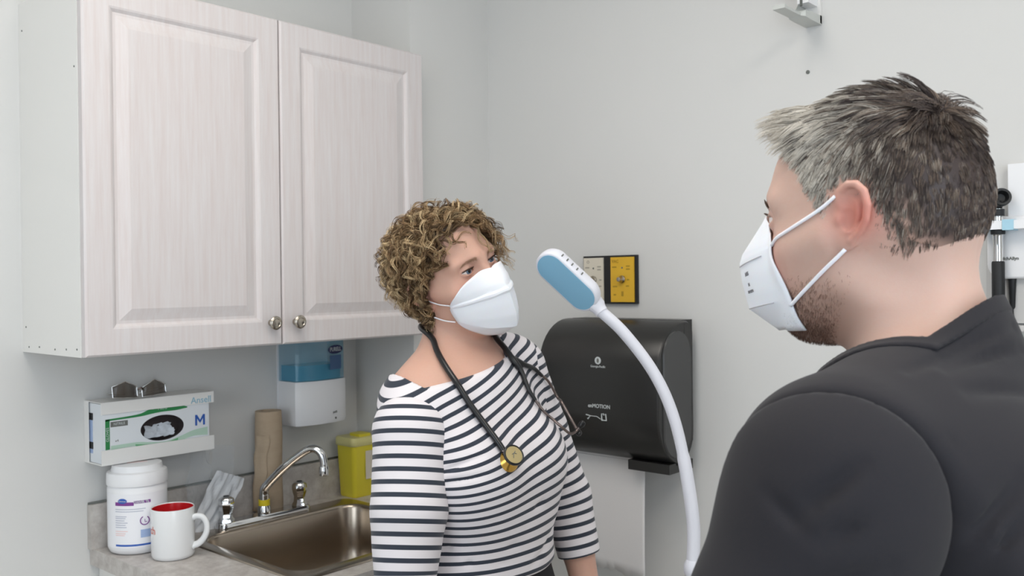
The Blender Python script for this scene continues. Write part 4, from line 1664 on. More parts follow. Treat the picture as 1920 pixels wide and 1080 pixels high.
def brow_strands(hc, hR, side, col, n=150, thick=.00035, arch=.0):
    t = rng.random(n)
    y = .013 + t * .036
    z = .0350 + .0045 * np.sin(t * PI * .8) + arch * t + (rng.random(n) - .5) * (.0060 * (1 - t * .6))
    D = np.stack([np.full(n, .095), y, z - .02], 1).astype(F32)
    D /= np.linalg.norm(D, axis=1, keepdims=True)
    P0 = on_skull(skull(False), D, c=(0, 0, .02))
    _, N = normals(skull(False), P0)
    flow = np.stack([np.full(n, -.1), np.full(n, 1.0), .9 - 1.3 * t], 1).astype(F32)
    flow -= N * (flow * N).sum(1, keepdims=True)
    flow /= np.linalg.norm(flow, axis=1, keepdims=True)
    s = np.linspace(0, 1, 4, dtype=F32)[None, :, None]
    path = P0[:, None] + flow[:, None] * s * .0055 + N[:, None] * (.0004 + .0012 * s)
    path[..., 1] *= side
    path = path @ hR.T + hc
    rad = thick * (1 - .7 * np.linspace(0, 1, 4, dtype=F32))[None].repeat(n, 0)
    return strands(path, rad)


def person_mesh(name, root, V, Q, col, m):
    me = np_mesh(name, V, Q)
    if col is not None:
        set_col(me, col)
    return link_mesh(name, me, m, root)


def build_woman():
    root = thing('person', 'curly-haired person in a navy and white striped top and white mask, wearing a black stethoscope', 'person', W_ROOT)
    zc = 1.315
    V1, Q1 = surface(w_all, (-.18, -.2, zc - .012), (.14, .19, 1.68), .0021, newton=2)
    V2, Q2 = surface(w_all, (-.2, -.36, -.01), (.28, .36, 1.45), .0075, clip=lambda P: (P[:, 2] < zc) & ~((P[:, 0] > .16) & (P[:, 2] < .86) & (P[:, 2] > .6)) & ~((P[:, 1] > .17) & (P[:, 2] < .87) & (P[:, 2] > .6)))
    V3, Q3 = surface(w_all, (.13, -.30, .64), (.36, -.10, .90), .0032)
    V4, Q4 = surface(w_all, (.06, .14, .64), (.20, .29, .885), .0032)
    V, Q = join_vf([(V1, Q1), (V2, Q2), (V3, Q3), (V4, Q4)])
    person_mesh('body', root, V, Q, skin_colour(V, None, W_HC, W_HR, False), M_SKIN)
    for s in (-1, 1):
        eyeball(root, W_HC, W_HR, s, 'blue')
    # shirt with its two sleeves
    V, Q = surface(w_shirt, (-.16, -.24, .95), (.20, .24, 1.46), .0036)
    me = np_mesh('striped_top', V, Q)
    set_float(me, w_stripe_body(V), 'stripe')
    shirt = link_mesh('striped_top', me, M_STRIPE, root)
    for s in 'RL':
        lo, hi = ((-.13, -.34, .86), (.22, -.06, 1.42)) if s == 'R' else ((-.12, .06, .90), (.22, .33, 1.46))
        V, Q = surface(lambda P: w_sleeve(P, s), lo, hi, .0036)
        me = np_mesh('sleeve', V, Q)
        set_float(me, w_stripe_sleeve(V, s), 'stripe')
        link_mesh('sleeve', me, M_STRIPE, shirt)
    V, Q = surface(w_trousers, (-.2, -.24, .05), (.18, .24, 1.03), .009)
    link_mesh('trousers', np_mesh('trousers', V, Q), M_TROUSER, root)
    for s in (-1, 1):
        f = lambda P: smax(smin(rcone(P, (-.025, .085 * s, .050), (.135, .096 * s, .036), .046, .040), rcone(P, (-.02, .085 * s, .05), (-.01, .085 * s, .10), .046, .045), .03), F32(.001) - P[:, 2], .004)
        V, Q = surface(f, (-.1, .085 * s - .07, -.01), (.2, .09 * s + .07, .16), .007)
        link_mesh('shoe', np_mesh('shoe', V, Q), M_SHOE, root)
    woman_hair(root)
    woman_mask(root)
    # brows and lashes
    for s in (-1, 1):
        V, Q = brow_strands(W_HC, W_HR, s, None, 130, .00034, -.003)
        person_mesh('eyebrow', root, V, Q, np.tile(lin(178, 142, 116), (len(V), 1)), M_HAIR)
        e = A(EYE[0], EYE[1] * s, EYE[2])
        t = np.linspace(-1, 1, 26)
        opn = .0038
        y = t * .0128
        zz = opn * (1 - (y / .0142) ** 2) + .08 * y * 1 - .0006
        xx = np.sqrt(np.maximum(.0143 ** 2 - y ** 2 - zz ** 2, 0))
        b = np.stack([xx, y * s, zz], 1)
        u = np.linspace(0, 1, 4)[None, :, None]
        dirv = np.stack([np.full(26, .0042), t * s * .0024, np.full(26, .0026)], 1)
        path = e + b[:, None] + dirv[:, None] * u + np.array((0, 0, .0012)) * u ** 2
        V, Q = strands((path @ W_HR.T + W_HC), np.full((26, 4), .00038) * (1 - .6 * u[..., 0]))
        bm = BM()
        lid = [Vector((A(*(e + p * 1.0)) @ W_HR.T + W_HC).tolist()) for p in b]
        tube(bm, lid, .00075, 5)
        m2 = bpy.data.meshes.new('x')
        bm.to_mesh(m2)
        bm.free()
        V3 = np.array([v.co for v in m2.vertices], F32)
        Q3 = np.array([p.vertices[:] for p in m2.polygons if len(p.vertices) == 4])
        bpy.data.meshes.remove(m2)
        V, Q = join_vf([(V, Q), (V3, Q3)])
        person_mesh('eyelashes', root, V, Q, np.tile(lin(60, 44, 36), (len(V), 1)), M_HAIR)
    # hoop earring on the right lobe
    bm = BM()
    c = Vector((W_HC + W_HR @ A(-.004, -.0785, -.035)).tolist())
    tube(bm, [c + Vector((0.0045 * math.cos(a), 0.001 * math.sin(a), 0.0055 * math.sin(a) - .004)) for a in np.linspace(0, 2 * PI, 19)], .0018, 8, cap=False)
    bmesh.ops.create_icosphere(bm, subdivisions=2, radius=.0028, matrix=Matrix.Translation(c + Vector((.0005, -.001, .004))))
    bmesh.ops.create_icosphere(bm, subdivisions=2, radius=.0026, matrix=Matrix.Translation(c + Vector((.0005, -.002, -.0095))))
    obj('earring', bm, M_GOLD, root, 'small gold earring', smooth=True)
    return root


def woman_hair(root):
    f = skull(False)

    def capf(P):
        """dark cap of hair roots under the curls"""
        d = head_sdf(P, False, 1) - F32(.008)
        x, y, z = P[:, 0], np.abs(P[:, 1]), P[:, 2]
        line = np.where(z > .06, x - F32(.050) - (z - F32(.075)) * F32(.75) + np.maximum(y - F32(.02), 0) * F32(.5), x - F32(.002) - F32(.75) * np.clip(z - F32(.02), 0, 1))
        low = F32(-.066) - z - F32(.5) * (x + F32(.02))
        return smax(smax(d, line, .01), low, .01)
    V, Q = surface(capf, (-.13, -.1, -.12), (.12, .1, .16), .0045)
    Vc, Qc = V @ W_HR.T + W_HC, Q
    colc = np.tile(lin(70, 53, 38), (len(Vc), 1))
    # clumps of curls rooted evenly over the scalp
    n = 800
    k0 = n * 3
    i = np.arange(k0)
    ph = i * 2.399963
    zz = 1 - (i + .5) / k0 * 1.72
    rr = np.sqrt(np.maximum(1 - zz ** 2, 0))
    S = on_skull(f, np.stack([rr * np.cos(ph), rr * np.sin(ph), zz], 1).astype(F32))
    x, y, z = S[:, 0], S[:, 1], S[:, 2]
    ay = np.abs(y)
    hairline = ((x < .056 - .35 * np.maximum(ay - .02, 0) + .6 * (z - .085)) & (z > .074)) | ((x < .014 + .75 * np.maximum(z - .03, 0)) & (z > .020)) | ((x < -.020) & (z > -.070))
    idx = rng.permutation(np.nonzero(hairline)[0])[:n]
    S = S[idx]
    n = len(S)
    # extra roots along the parting so that it closes over
    part = S[(S[:, 0] > -.03) & (S[:, 2] > .075) & (S[:, 1] > -.068) & (S[:, 1] < .012)]
    part = part[rng.integers(0, len(part), 150)] + rng.normal(0, .004, (150, 3)).astype(F32)
    _, N = normals(f, part)
    part = part - N * f(part)[:, None]
    S = np.concatenate([S, part])
    isp = np.arange(len(S)) >= n
    n = len(S)
    cross = np.where(rng.random(n) < .5, 1, -1)[:, None]
    _, N = normals(f, S)
    steps = 28
    whorl = A(-.020, .042, .118)
    L = rng.uniform(.075, .125, n).astype(F32)
    x, y, z = S[:, 0], S[:, 1], S[:, 2]
    fringe = (x > .026) & (z > .068) & (y > -.036) & ~isp
    temple = ~fringe & (x > -.030) & (z > .0) & (z < .075)
    L[fringe] = rng.uniform(.060, .105, fringe.sum())
    L[(x > -.002) & ~fringe & (z > .06)] *= .62
    L[isp] = rng.uniform(.045, .075, isp.sum())
    lift = rng.uniform(.006, .026, n).astype(F32)
    lift[z > .085] += .006
    P = S + N * F32(.003)
    G = [P.copy()]
    ds = (L / (steps - 1))[:, None]
    sidej = rng.normal(0, .34, (n, 3)).astype(F32)
    for k in range(steps - 1):
        t = k / (steps - 1)
        d, Nn = normals(f, P, .004)
        rad = P - whorl
        rad -= Nn * (rad * Nn).sum(1, keepdims=True)
        rad /= np.linalg.norm(rad, axis=1, keepdims=True) + 1e-6
        flow = rad * F32(.8) + A(0, 0, -.8) + sidej
        flow = np.where(temple[:, None], A(-.22, 0, -.85) + rad * F32(.25) + sidej * F32(.7), flow)
        # parted over her right eye: the front sweeps across to her left and only then falls
        over = sstep(P[:, 1], .015, .050)[:, None]
        flow = np.where(fringe[:, None], A(.02, .95, .05) * (1 - over) + A(.10, .25, -.75) * over + rad * F32(.30) + sidej * F32(.7), flow)
        flow = np.where(isp[:, None], A(-.05, 0, 0) + cross * A(0, .9, 0) + sidej * F32(1.3), flow)
        target = F32(.004) + lift * min(1, t * 2.4)
        flow = flow - Nn * (flow * Nn).sum(1, keepdims=True)
        flow /= np.linalg.norm(flow, axis=1, keepdims=True) + 1e-6
        corr = np.clip((target - d) * F32(30), -1.2, 1.6)[:, None]
        step = flow + Nn * corr
        step /= np.linalg.norm(step, axis=1, keepdims=True) + 1e-6
        P = P + step * ds
        # leave the cheek and the ear lobe free on the sides
        lim = np.where((P[:, 2] < .05) & (np.abs(P[:, 1]) > .04) & (P[:, 1] < .0), F32(.012) + F32(.55) * np.clip(P[:, 2], -.045, 1), 1.0)
        P[:, 0] = np.where(P[:, 0] > lim, P[:, 0] * F32(.5) + lim * F32(.5), P[:, 0])
        G.append(P.copy())
    G = np.stack(G, 1)
    # a few loose curls: one across the forehead, some standing off at her left temple
    loose = [[(.058, .020, .098), (.092, .012, .085), (.104, .004, .062), (.106, .012, .044), (.104, .030, .036)],
             [(.060, .022, .097), (.094, .016, .086), (.106, .009, .066), (.108, .014, .050), (.104, .026, .043)],
             [(.058, .036, .090), (.086, .046, .078), (.092, .062, .050), (.086, .074, .026), (.094, .084, .010)],
             [(.055, .040, .088), (.082, .054, .074), (.086, .070, .044), (.076, .084, .016), (.080, .088, -.008)],
             [(.050, .044, .086), (.080, .058, .070), (.094, .072, .050), (.100, .092, .040), (.090, .104, .030)],
             [(.050, .044, .084), (.078, .060, .062), (.078, .074, .030), (.070, .082, .000), (.080, .082, -.022)]]
    lp = []
    for q in loose:
        pts = smooth_path(q, 7)
        t0 = np.linspace(0, len(pts) - 1, steps)
        lp.append([list(pts[int(round(v))]) for v in t0])
    G = np.concatenate([G, np.array(lp, F32)])
    m = len(G)
    L = np.concatenate([L, np.full(m - n, .10, F32)])
    isl = np.arange(m) >= n
    T = np.gradient(G, axis=1)
    T /= np.linalg.norm(T, axis=2, keepdims=True) + 1e-9
    U = np.cross(T, A(.3, .2, .9))
    U /= np.linalg.norm(U, axis=2, keepdims=True) + 1e-9
    Wv = np.cross(T, U)
    t = np.linspace(0, 1, steps, dtype=F32)[None]
    per = 8
    allp, allr, allc = [], [], []
    turns = (L / rng.uniform(.028, .052, m))[:, None]
    amp = rng.uniform(.0045, .0100, m)
    amp[isl] = .0035
    amp = amp[:, None] * np.clip(t * 2.2, 0.1, 1) * (1 - .25 * t)
    ph0 = rng.uniform(0, 2 * PI, m)[:, None]
    hand = np.where(rng.random(m) < .5, -1, 1)[:, None]
    tone = rng.random(m)
    tone[isl] = .8
    dark, mid, gold = [np.array(lin(*c)) for c in ((66, 49, 34), (150, 119, 84), (236, 211, 168))]
    root_c = np.array(lin(70, 52, 36))
    for s in range(per):
        keep = ~isl | (s < 5)
        jit = rng.normal(0, .0012, (m, 2)) * (1 if s else 0)
        dph = rng.normal(0, .22, (m, 1))
        w = hand * (turns * 2 * PI * t + ph0) + dph
        a2 = amp * (1 + rng.normal(0, .14, (m, 1)))
        spread = (1 + .7 * t)
        path = G + U * (np.cos(w) * a2 + jit[:, :1] * spread)[..., None] + Wv * (np.sin(w) * a2 + jit[:, 1:] * spread)[..., None]
        r = rng.uniform(.00036, .00070, (m, 1)) * (1 - .6 * t ** 2)
        mixv = np.clip(tone * .80 + rng.random(m) * .45 - .14, 0, 1)[:, None]
        base = np.where(mixv < .5, dark + (mid - dark) * mixv * 2, mid + (gold - mid) * (mixv - .5) * 2)
        k = np.clip(t * 1.8 - .1, 0, 1)[..., None]
        c = root_c * (1 - k) + base[:, None] * k
        allp.append(path[keep])
        allr.append(r[keep])
        allc.append(np.repeat(c[keep], 3, axis=1).reshape(-1, 3))
    P = np.concatenate(allp).astype(F32)
    sh = P.shape
    Pf = P.reshape(-1, 3)
    d, Nn = normals(f, Pf, .004)
    P = (Pf + Nn * np.maximum(F32(.0025) - d, 0)[:, None]).reshape(sh)
    V, Q = strands(P @ W_HR.T + W_HC, np.concatenate(allr).astype(F32))
    V, Q = join_vf([(Vc.astype(F32), Qc), (V, Q)])
    person_mesh('curly_hair', root, V, Q, np.concatenate([colc] + allc), M_HAIR)


def mask_surface(C, S, n=25, pw=1.0, flat=0.0, thick=.0012):
    """C, S: centre-line points (x, z) and side points (x, y, z) from top to bottom. -> bmesh shell in the head frame"""
    bm = BM()
    rows = []
    us = np.linspace(-1, 1, n)
    for (cx, cz), (sx, sy, sz) in zip(C, S):
        row = []
        for u in us:
            a = abs(u)
            e = math.cos(a * PI / 2) ** pw
            lf = 1 - a
            k = e * (1 - flat) + lf * flat
            yy = (math.sin(a * PI / 2) * (1 - flat) + a * flat) * sy
            row.append((sx + (cx - sx) * k, math.copysign(yy, u), sz + (cz - sz) * k))
        rows.append(row)
    return rows


def shell(rows, thick, hc, hR, crease_rows=()):
    bm = BM()
    V = []
    for row in rows:
        V.append([bm.verts.new((hR @ A(*p) + hc).tolist()) for p in row])
    for a, b in zip(V[:-1], V[1:]):
        for i in range(len(a) - 1):
            bm.faces.new((a[i], b[i], b[i + 1], a[i + 1]))
    bmesh.ops.recalc_face_normals(bm, faces=bm.faces[:])
    return bm


def clear_of_head(rows, male, gap=.0022):
    P = np.array(rows, F32)
    sh = P.shape
    P = P.reshape(-1, 3)
    for _ in range(2):
        d, N = normals(lambda q: head_sdf(q, male, 1), P)
        P = P + N * np.clip(F32(gap) - d, 0, .012)[:, None]
    return [[tuple(p) for p in r] for r in P.reshape(sh).tolist()]


def densify(L, k):
    out = []
    for a, b in zip(L[:-1], L[1:]):
        for i in range(k):
            out.append(tuple(x + (y - x) * i / k for x, y in zip(a, b)))
    out.append(L[-1])
    return out


def add_shell(name, bm, m, parent, thick, sharp=30):
    o = obj(name, bm, m, parent, smooth=True)
    o.data.set_sharp_from_angle(angle=math.radians(sharp))
    md = o.modifiers.new('thickness', 'SOLIDIFY')
    md.thickness = thick
    md.offset = 0
    return o


def woman_mask(root):
    # three folded panels: nose flap, flat middle panel, chin flap
    Cn = [(.1090, .012), (.128, -.016), (.1345, -.032), (.1350, -.056), (.1325, -.080), (.124, -.102), (.082, -.117)]
    Sd = [(.049, .0675, -.026), (.046, .068, -.030), (.044, .068, -.034), (.044, .068, -.044), (.045, .067, -.054), (.047, .066, -.060), (.048, .064, -.066)]
    rows = mask_surface(densify(Cn, 5), densify(Sd, 5), 41, .80, .42)
    rows = [[(x + .0006 * math.sin(y * 90 + j * .35), y, z + .0005 * math.sin(y * 200 + j)) for x, y, z in r] for j, r in enumerate(rows)]
    for j in range(10):
        w = 1 - j / 10
        rows[j] = [(x + .007 * w * math.sin(PI * abs(u)), y, z + .011 * w * math.sin(PI * abs(u)) ** .8) for (x, y, z), u in zip(rows[j], np.linspace(-1, 1, 41))]
    # the flap edge stands a little proud of the middle panel
    for j in (9, 10):
        rows[j] = [(x + .0026, y * 1.012, z - .0004) for x, y, z in rows[j]]
    rows = clear_of_head(rows, False)
    o = add_shell('face_mask', shell(rows, .0012, W_HC, W_HR), M_MASK, root, .0012, 24)
    o['label'] = 'white three-panel folded mask'
    for s in (-1, 1):
        for (z0, z1) in ((-.030, -.014), (-.062, -.046)):
            bm = BM()
            pts = [(.046, .0685 * s, z0), (.026, .0745 * s, (z0 * .6 + z1 * .4)), (.006, .0785 * s, z1)]
            tube(bm, [Vector((W_HR @ A(*p) + W_HC).tolist()) for p in smooth_path(pts, 6)], .0013, 6)
            obj('ear_loop', bm, M_MASK, o, smooth=True)
# ------------------------------------------------------------------ people: man
M_ROOT = (1.855, .850, 0.0)
M_ROT = math.radians(180.0)
M_HC = A(.030, .000, 1.553)
M_HR = rot(yaw=0, pitch=-3, roll=0)
MJ = dict(shL=(.000, .180, 1.365), shR=(-.010, -.185, 1.360), elL=(.040, .245, 1.085), elR=(.03, -.285, 1.075),
          wrL=(.25, .175, .97), wrR=(.20, -.235, .88))


def m_head(P):
    return head_sdf((P - M_HC) @ M_HR, True)


def m_neck(P):
    d = rcone(P, (-.030, .0, 1.385), (.006, .0, 1.505), .052, .0490)
    # sternomastoid runs from behind the ear to the front of the neck
    d = smin(d, rcone(P, (.008, .046, 1.49), (.018, .018, 1.385), .012, .012), .03)
    return smin(d, ell(P, (-.030, .0, 1.47), (.028, .040, .07)), .03)


def m_torso(P):
    ch = ell(P, (-.010, 0, 1.20), (.132, .185, .23))
    back = smin(ell(P, (-.075, .085, 1.27), (.060, .085, .12)), ell(P, (-.075, -.085, 1.27), (.060, .085, .12)), .05)
    up = rcone(P, MJ['shR'], MJ['shL'], .060, .060)
    up = smin(up, ell(P, (-.035, 0, 1.33), (.085, .15, .075)), .05)
    wa = ell(P, (.010, 0, 1.02), (.125, .165, .20))
    pel = ell(P, (.0, 0, .90), (.13, .175, .14))
    d = smins(.07, ch, back, up, wa, pel)
    trap = smin(rcone(P, (-.042, .016, 1.444), (-.022, .150, 1.378), .026, .040), rcone(P, (-.042, -.016, 1.444), (-.022, -.150, 1.378), .026, .040), .02)
    return smin(d, trap, .045)


def m_arm(P, s):
    sh, el, wr = MJ['sh' + s], MJ['el' + s], MJ['wr' + s]
    sg = 1 if s == 'L' else -1
    m = tuple(np.array(sh) * .62 + np.array(el) * .38 + np.array((0, .010 * sg, .004)))
    d = smin(ell(P, tuple(np.array(sh) + np.array((0, .012 * sg, -.022))), (.056, .056, .064)), chain(P, [sh, m, el], [.058, .056, .046], .02), .03)
    return smin(d, chain(P, [el, tuple(np.array(el) * .62 + np.array(wr) * .38), wr], [.046, .044, .030], .02), .02)


def m_legs(P):
    d = None
    for s in (-1, 1):
        e = chain(P, [(.0, .095 * s, .86), (.012, .10 * s, .50), (-.018, .10 * s, .30), (-.01, .105 * s, .09)], [.094, .060, .056, .040], .03)
        e = smin(e, rcone(P, (-.02, .105 * s, .048), (.15, .12 * s, .032), .038, .030), .03)
        d = e if d is None else np.minimum(d, e)
    return d


MHAND_L = _hand_frame((.80, -.45, -.35), (.1, -.5, .8))
MHAND_R = _hand_frame((.62, .25, -.74), (.5, .6, .5))


def m_handL(P):
    return hand_sdf(P, MJ['wrL'], MHAND_L, 1.05, 1, .7)


def m_handR(P):
    return hand_sdf(P, MJ['wrR'], MHAND_R, 1.05, 1, .7)


def m_all(P):
    t = smin(m_torso(P) + F32(.014) * sstep(-P[:, 2], -1.40, -1.33), m_legs(P), .05)
    t = smin(t, m_neck(P), .035)
    t = smin(t, smin(m_arm(P, 'L'), m_arm(P, 'R'), .01), .012)
    d = smin(t, m_head(P), .026)
    return smin(smin(d, m_handL(P), .014), m_handR(P), .014)


M_FOLDS = [((-.076, .196, 1.305), (-.121, .140, 1.370), .0075, .0060), ((-.091, .169, 1.302), (-.124, .150, 1.345), .0065, .0055),
           ((-.055, .200, 1.380), (-.078, .170, 1.396), .0060, .0040), ((-.062, .200, 1.362), (-.084, .165, 1.384), .0065, .0045),
           ((-.045, .144, 1.440), (-.084, .005, 1.470), .0060, .0032), ((-.063, .115, 1.442), (-.090, .010, 1.452), .0060, .0036),
           ((-.080, .120, 1.425), (-.110, .030, 1.420), .0080, .0030), ((-.10, .16, 1.27), (-.15, .03, 1.20), .014, .006),
           ((-.10, .15, 1.22), (-.15, .04, 1.08), .016, .007), ((-.12, -.12, 1.29), (-.15, .0, 1.17), .016, .006)]


def m_armhole(s):
    sg = 1 if s == 'L' else -1
    n = A(-.22, sg * .93, -.16)
    n /= np.linalg.norm(n)
    return n, A(*(np.array(MJ['sh' + s]) + np.array((0, sg * .020, 0))))


def m_shirt(P):
    d = smin(m_torso(P), m_neck(P), .035)
    for s in 'LR':
        a, b = np.array(MJ['sh' + s]), np.array(MJ['el' + s])
        d = smin(d, rcone(P, tuple(a), tuple(a * .62 + b * .38), .050, .046), .03)
    d = d - F32(.010)
    d = smin(d, rcone(P, (-.075, .07, 1.25), (-.06, .06, 1.0), .085, .10), .05)
    d = smin(d, rcone(P, (-.075, -.07, 1.25), (-.06, -.06, 1.0), .085, .10), .05)
    d = d + folds(P, M_FOLDS) * F32(1.5) + wavy(P, .0014, 24, .6)
    for s, sg in (('L', 1), ('R', -1)):      # armhole seams
        n, p0 = m_armhole(s)
        d = smax(d, np.minimum((P - p0) @ n - F32(.0005), P[:, 2] - F32(1.290)), .009)
    d = smax(d, F32(.86) - P[:, 2], .008)
    # crew neck, higher at the back
    plane, cyl = m_neckline(P)
    return smax(d, -np.maximum(cyl, -plane), .003)


def m_neckline(P):
    x, y, z = P[:, 0] + F32(.012), P[:, 1], P[:, 2]
    return (z - (F32(1.434) - F32(1.0) * x)) * F32(.72), (np.sqrt((x / F32(.088)) ** 2 + (y / F32(.094)) ** 2) - 1) * F32(.088)


def m_collar(P):
    """ribbed band round the neck opening"""
    d = smin(m_torso(P), m_neck(P), .035) - F32(.0108)
    plane, cyl = m_neckline(P)
    c = np.maximum(cyl, -plane)
    return smax(np.abs(d) - F32(.0020), np.abs(c - F32(.0065)) - F32(.0075), .0025)


def m_sleeve(P, s):
    sh, el, wr = [np.array(MJ[k + s]) for k in ('sh', 'el', 'wr')]
    sg = 1 if s == 'L' else -1
    m = tuple(sh * .6 + el * .4 + np.array((0, .010 * sg, .004)))
    e2 = tuple(sh * .02 + el * .98)
    d = smin(ell(P, tuple(sh + np.array((-.010, .008 * sg, -.020))), (.073, .073, .081)), chain(P, [tuple(sh), m, e2], [.0725, .073, .067], .015), .03)
    if s == 'L':
        d = d + F32(1.4) * folds(P, [((-.009, .268, 1.352), (-.046, .240, 1.386), .0070, .0050), ((-.030, .262, 1.338), (-.062, .225, 1.362), .0070, .0045),
                          ((.010, .262, 1.365), (-.018, .262, 1.340), .0060, .0030), ((.000, .270, 1.300), (-.060, .240, 1.320), .0090, .0050),
                          ((.030, .285, 1.240), (-.040, .275, 1.260), .0100, .0050)])
    d = d + wavy(P, .0013, 24, 3.0 * sg)
    ax = A(*(el - sh))
    ax /= np.linalg.norm(ax)
    cuff = A(*(sh + (el - sh) * .86))
    d = smax(d, (P - cuff) @ ax, .004)
    n, p0 = m_armhole(s)
    return smax(d, -((P - p0) @ n), .009)


def m_trousers(P):
    t = smin(ell(P, (.010, 0, 1.02), (.125, .165, .20)), ell(P, (.0, 0, .90), (.13, .175, .14)), .06)
    d = smin(t, m_legs(P), .05) - F32(.008)
    return smax(smax(d, P[:, 2] - F32(1.0), .004), F32(.08) - P[:, 2], .004)


def m_hairline(S):
    """>0 where hair grows, in metres from the edge"""
    x, y, z = S[:, 0], np.abs(S[:, 1]), S[:, 2]
    front = .058 - .10 * np.maximum(y - .03, 0) - x + .55 * (z - .082)
    temple = np.where(z > .048, .046 + .35 * (z - .048) - x, np.where(z > .012, .028 + .45 * (z - .012) - x, -.004 - x))
    sidez = np.where(x > -.004, z - .018, z + .056 - .52 * (x + .09))
    ear = np.sqrt(((x + .008) / .022) ** 2 + ((z - .004) / .036) ** 2) * .022 - .022
    ear = np.where(y > .05, ear, 1)
    return np.minimum(np.minimum(np.minimum(front + 0 * x, np.where(z > .09, 1, temple)), sidez), ear)


def man_hair(root):
    f = skull(True)
    n0 = 48000
    i = np.arange(n0)
    ph = i * 2.399963
    zz = 1 - (i + .5) / n0 * 1.75
    rr = np.sqrt(np.maximum(1 - zz ** 2, 0))
    S = on_skull(f, np.stack([rr * np.cos(ph), rr * np.sin(ph), zz], 1).astype(F32))
    S = S[rng.permutation(n0)]
    hl = m_hairline(S) + rng.normal(0, .0022, n0) - rng.exponential(.020, n0) * sstep(-S[:, 2], -.025, .02) * (S[:, 0] < -.01)
    keep = (hl > 0) & ~((S[:, 1] < -.030) & (rng.random(n0) < .65))
    S, hl = S[keep], hl[keep]
    n = len(S)
    x, y, z = S[:, 0], S[:, 1], S[:, 2]
    _, N = normals(f, S)
    top = sstep(z, .066, .112)
    nape = sstep(-z, -.030, .055)
    front = sstep(x, .015, .070) * top
    whorl = A(-.070, .012, .102)
    nearw = np.exp(-(((S - whorl) ** 2).sum(1)) / .036 ** 2)
    # tufts: every strand leans to the tip of its own tuft
    nc = 1100
    cen = S[:nc]
    near = np.concatenate([np.argmin(((q[:, None] - cen[None]) ** 2).sum(2), 1) for q in np.array_split(S, 60)])
    jc = rng.normal(0, .24, (nc, 3)).astype(F32)
    lc = rng.uniform(.72, 1.28, nc)
    lift_c = rng.normal(0, .15, nc)
    tone_c = rng.normal(0, 1, nc)
    L = (.0145 + .0135 * top - .0075 * nape * (x < .03)) * (1 - .35 * sstep(-x, .04, .085) * (1 - top)) * np.clip(hl / .012, .30, 1) * rng.uniform(.85, 1.1, n) * lc[near]
    L = L + .019 * front + .005 * nearw
    steps = 6
    P = S - N * F32(.0008)
    G = [P.copy()]
    jit = rng.normal(0, .10, (n, 3)).astype(F32) + jc[near] * (.55 + .9 * nearw + .3 * top)[:, None].astype(F32)
    for k in range(steps - 1):
        t = k / (steps - 1)
        d, Nn = normals(f, P, .004)
        rad = P - whorl
        rad -= Nn * (rad * Nn).sum(1, keepdims=True)
        rad /= np.linalg.norm(rad, axis=1, keepdims=True) + 1e-6
        flow = rad + A(-.25, 0, -.45) * (1 - top)[:, None] + jit
        flow = flow + A(.2, .0, .1) * front[:, None]
        flow -= Nn * (flow * Nn).sum(1, keepdims=True)
        flow /= np.linalg.norm(flow, axis=1, keepdims=True) + 1e-6
        up = (.40 + .10 * top + 2.7 * front + .30 * nearw + lift_c[near] * (.5 + .5 * top)) * (1 - t) + (-.20 + .40 * front + .05 * nearw) * t
        up = np.maximum(up, .16 + .10 * (1 - t))
        stp = flow + Nn * up[:, None].astype(F32)
        stp /= np.linalg.norm(stp, axis=1, keepdims=True)
        P = P + stp * (L / (steps - 1))[:, None].astype(F32)
        G.append(P.copy())
    G = np.stack(G, 1)
    t = np.linspace(0, 1, steps)
    ref = G[:nc][near]
    off = ref - G
    pull = (np.clip(t * 1.2, 0, 1) ** 1.4)[None, :, None] * (.34 + .18 * top - .22 * nape)[:, None, None]
    G = G + off * pull
    rad = rng.uniform(.00025, .00042, (n, 1)) * (1 - .7 * t[None] ** 1.5)
    V, Q = strands((G @ M_HR.T + M_HC).astype(F32), rad.astype(F32))
    dark, brown, grey, pale = [np.array(lin(*c)) for c in ((66, 57, 55), (126, 108, 94), (186, 178, 166), (236, 228, 216))]
    g = sstep(x, -.078, .038) * 1.05 + sstep(x, .020, .075) * .6
    g = np.clip(g + .16 * tone_c[near] + rng.normal(0, .20, n), 0, 1.5)[:, None]
    r1 = rng.random(n)[:, None]
    base = dark + (brown - dark) * np.clip(r1 ** 2 + .22 * tone_c[near][:, None], 0, 1)
    tgt = grey + (pale - grey) * np.clip(g - .45, 0, 1) * (.4 + .6 * r1)
    m = np.clip(g * 1.25 - .12, 0, 1) * (rng.random(n)[:, None] < (.20 + g * .75))
    colv = np.repeat(base * (1 - m) + tgt * m, steps * 3, axis=0)

    def capf(P):
        """thin stubble-coloured scalp below the strands"""
        return smax(head_sdf(P, True, 1) - F32(.0008), F32(.006) + F32(.016) * sstep(-P[:, 2], -.02, .02) - m_hairline(P).astype(F32), .004)
    Vc, Qc = surface(capf, (-.13, -.1, -.12), (.12, .1, .16), .0042)
    gc = np.clip(sstep(Vc[:, 0], -.05, .05), 0, 1)[:, None]
    colc = np.array(lin(56, 46, 44)) * (1 - gc) + np.array(lin(160, 142, 128)) * gc
    fade = (1 - (1 - sstep(m_hairline(Vc), .012, .046)) * sstep(-Vc[:, 2], -.035, .005))[:, None]
    colc = colc * fade + np.array(lin(192, 158, 142)) * (1 - fade)
    V, Q = join_vf([((Vc @ M_HR.T + M_HC).astype(F32), Qc), (V, Q)])
    person_mesh('short_hair', root, V, Q, np.concatenate([colc, colv]), M_HAIR)


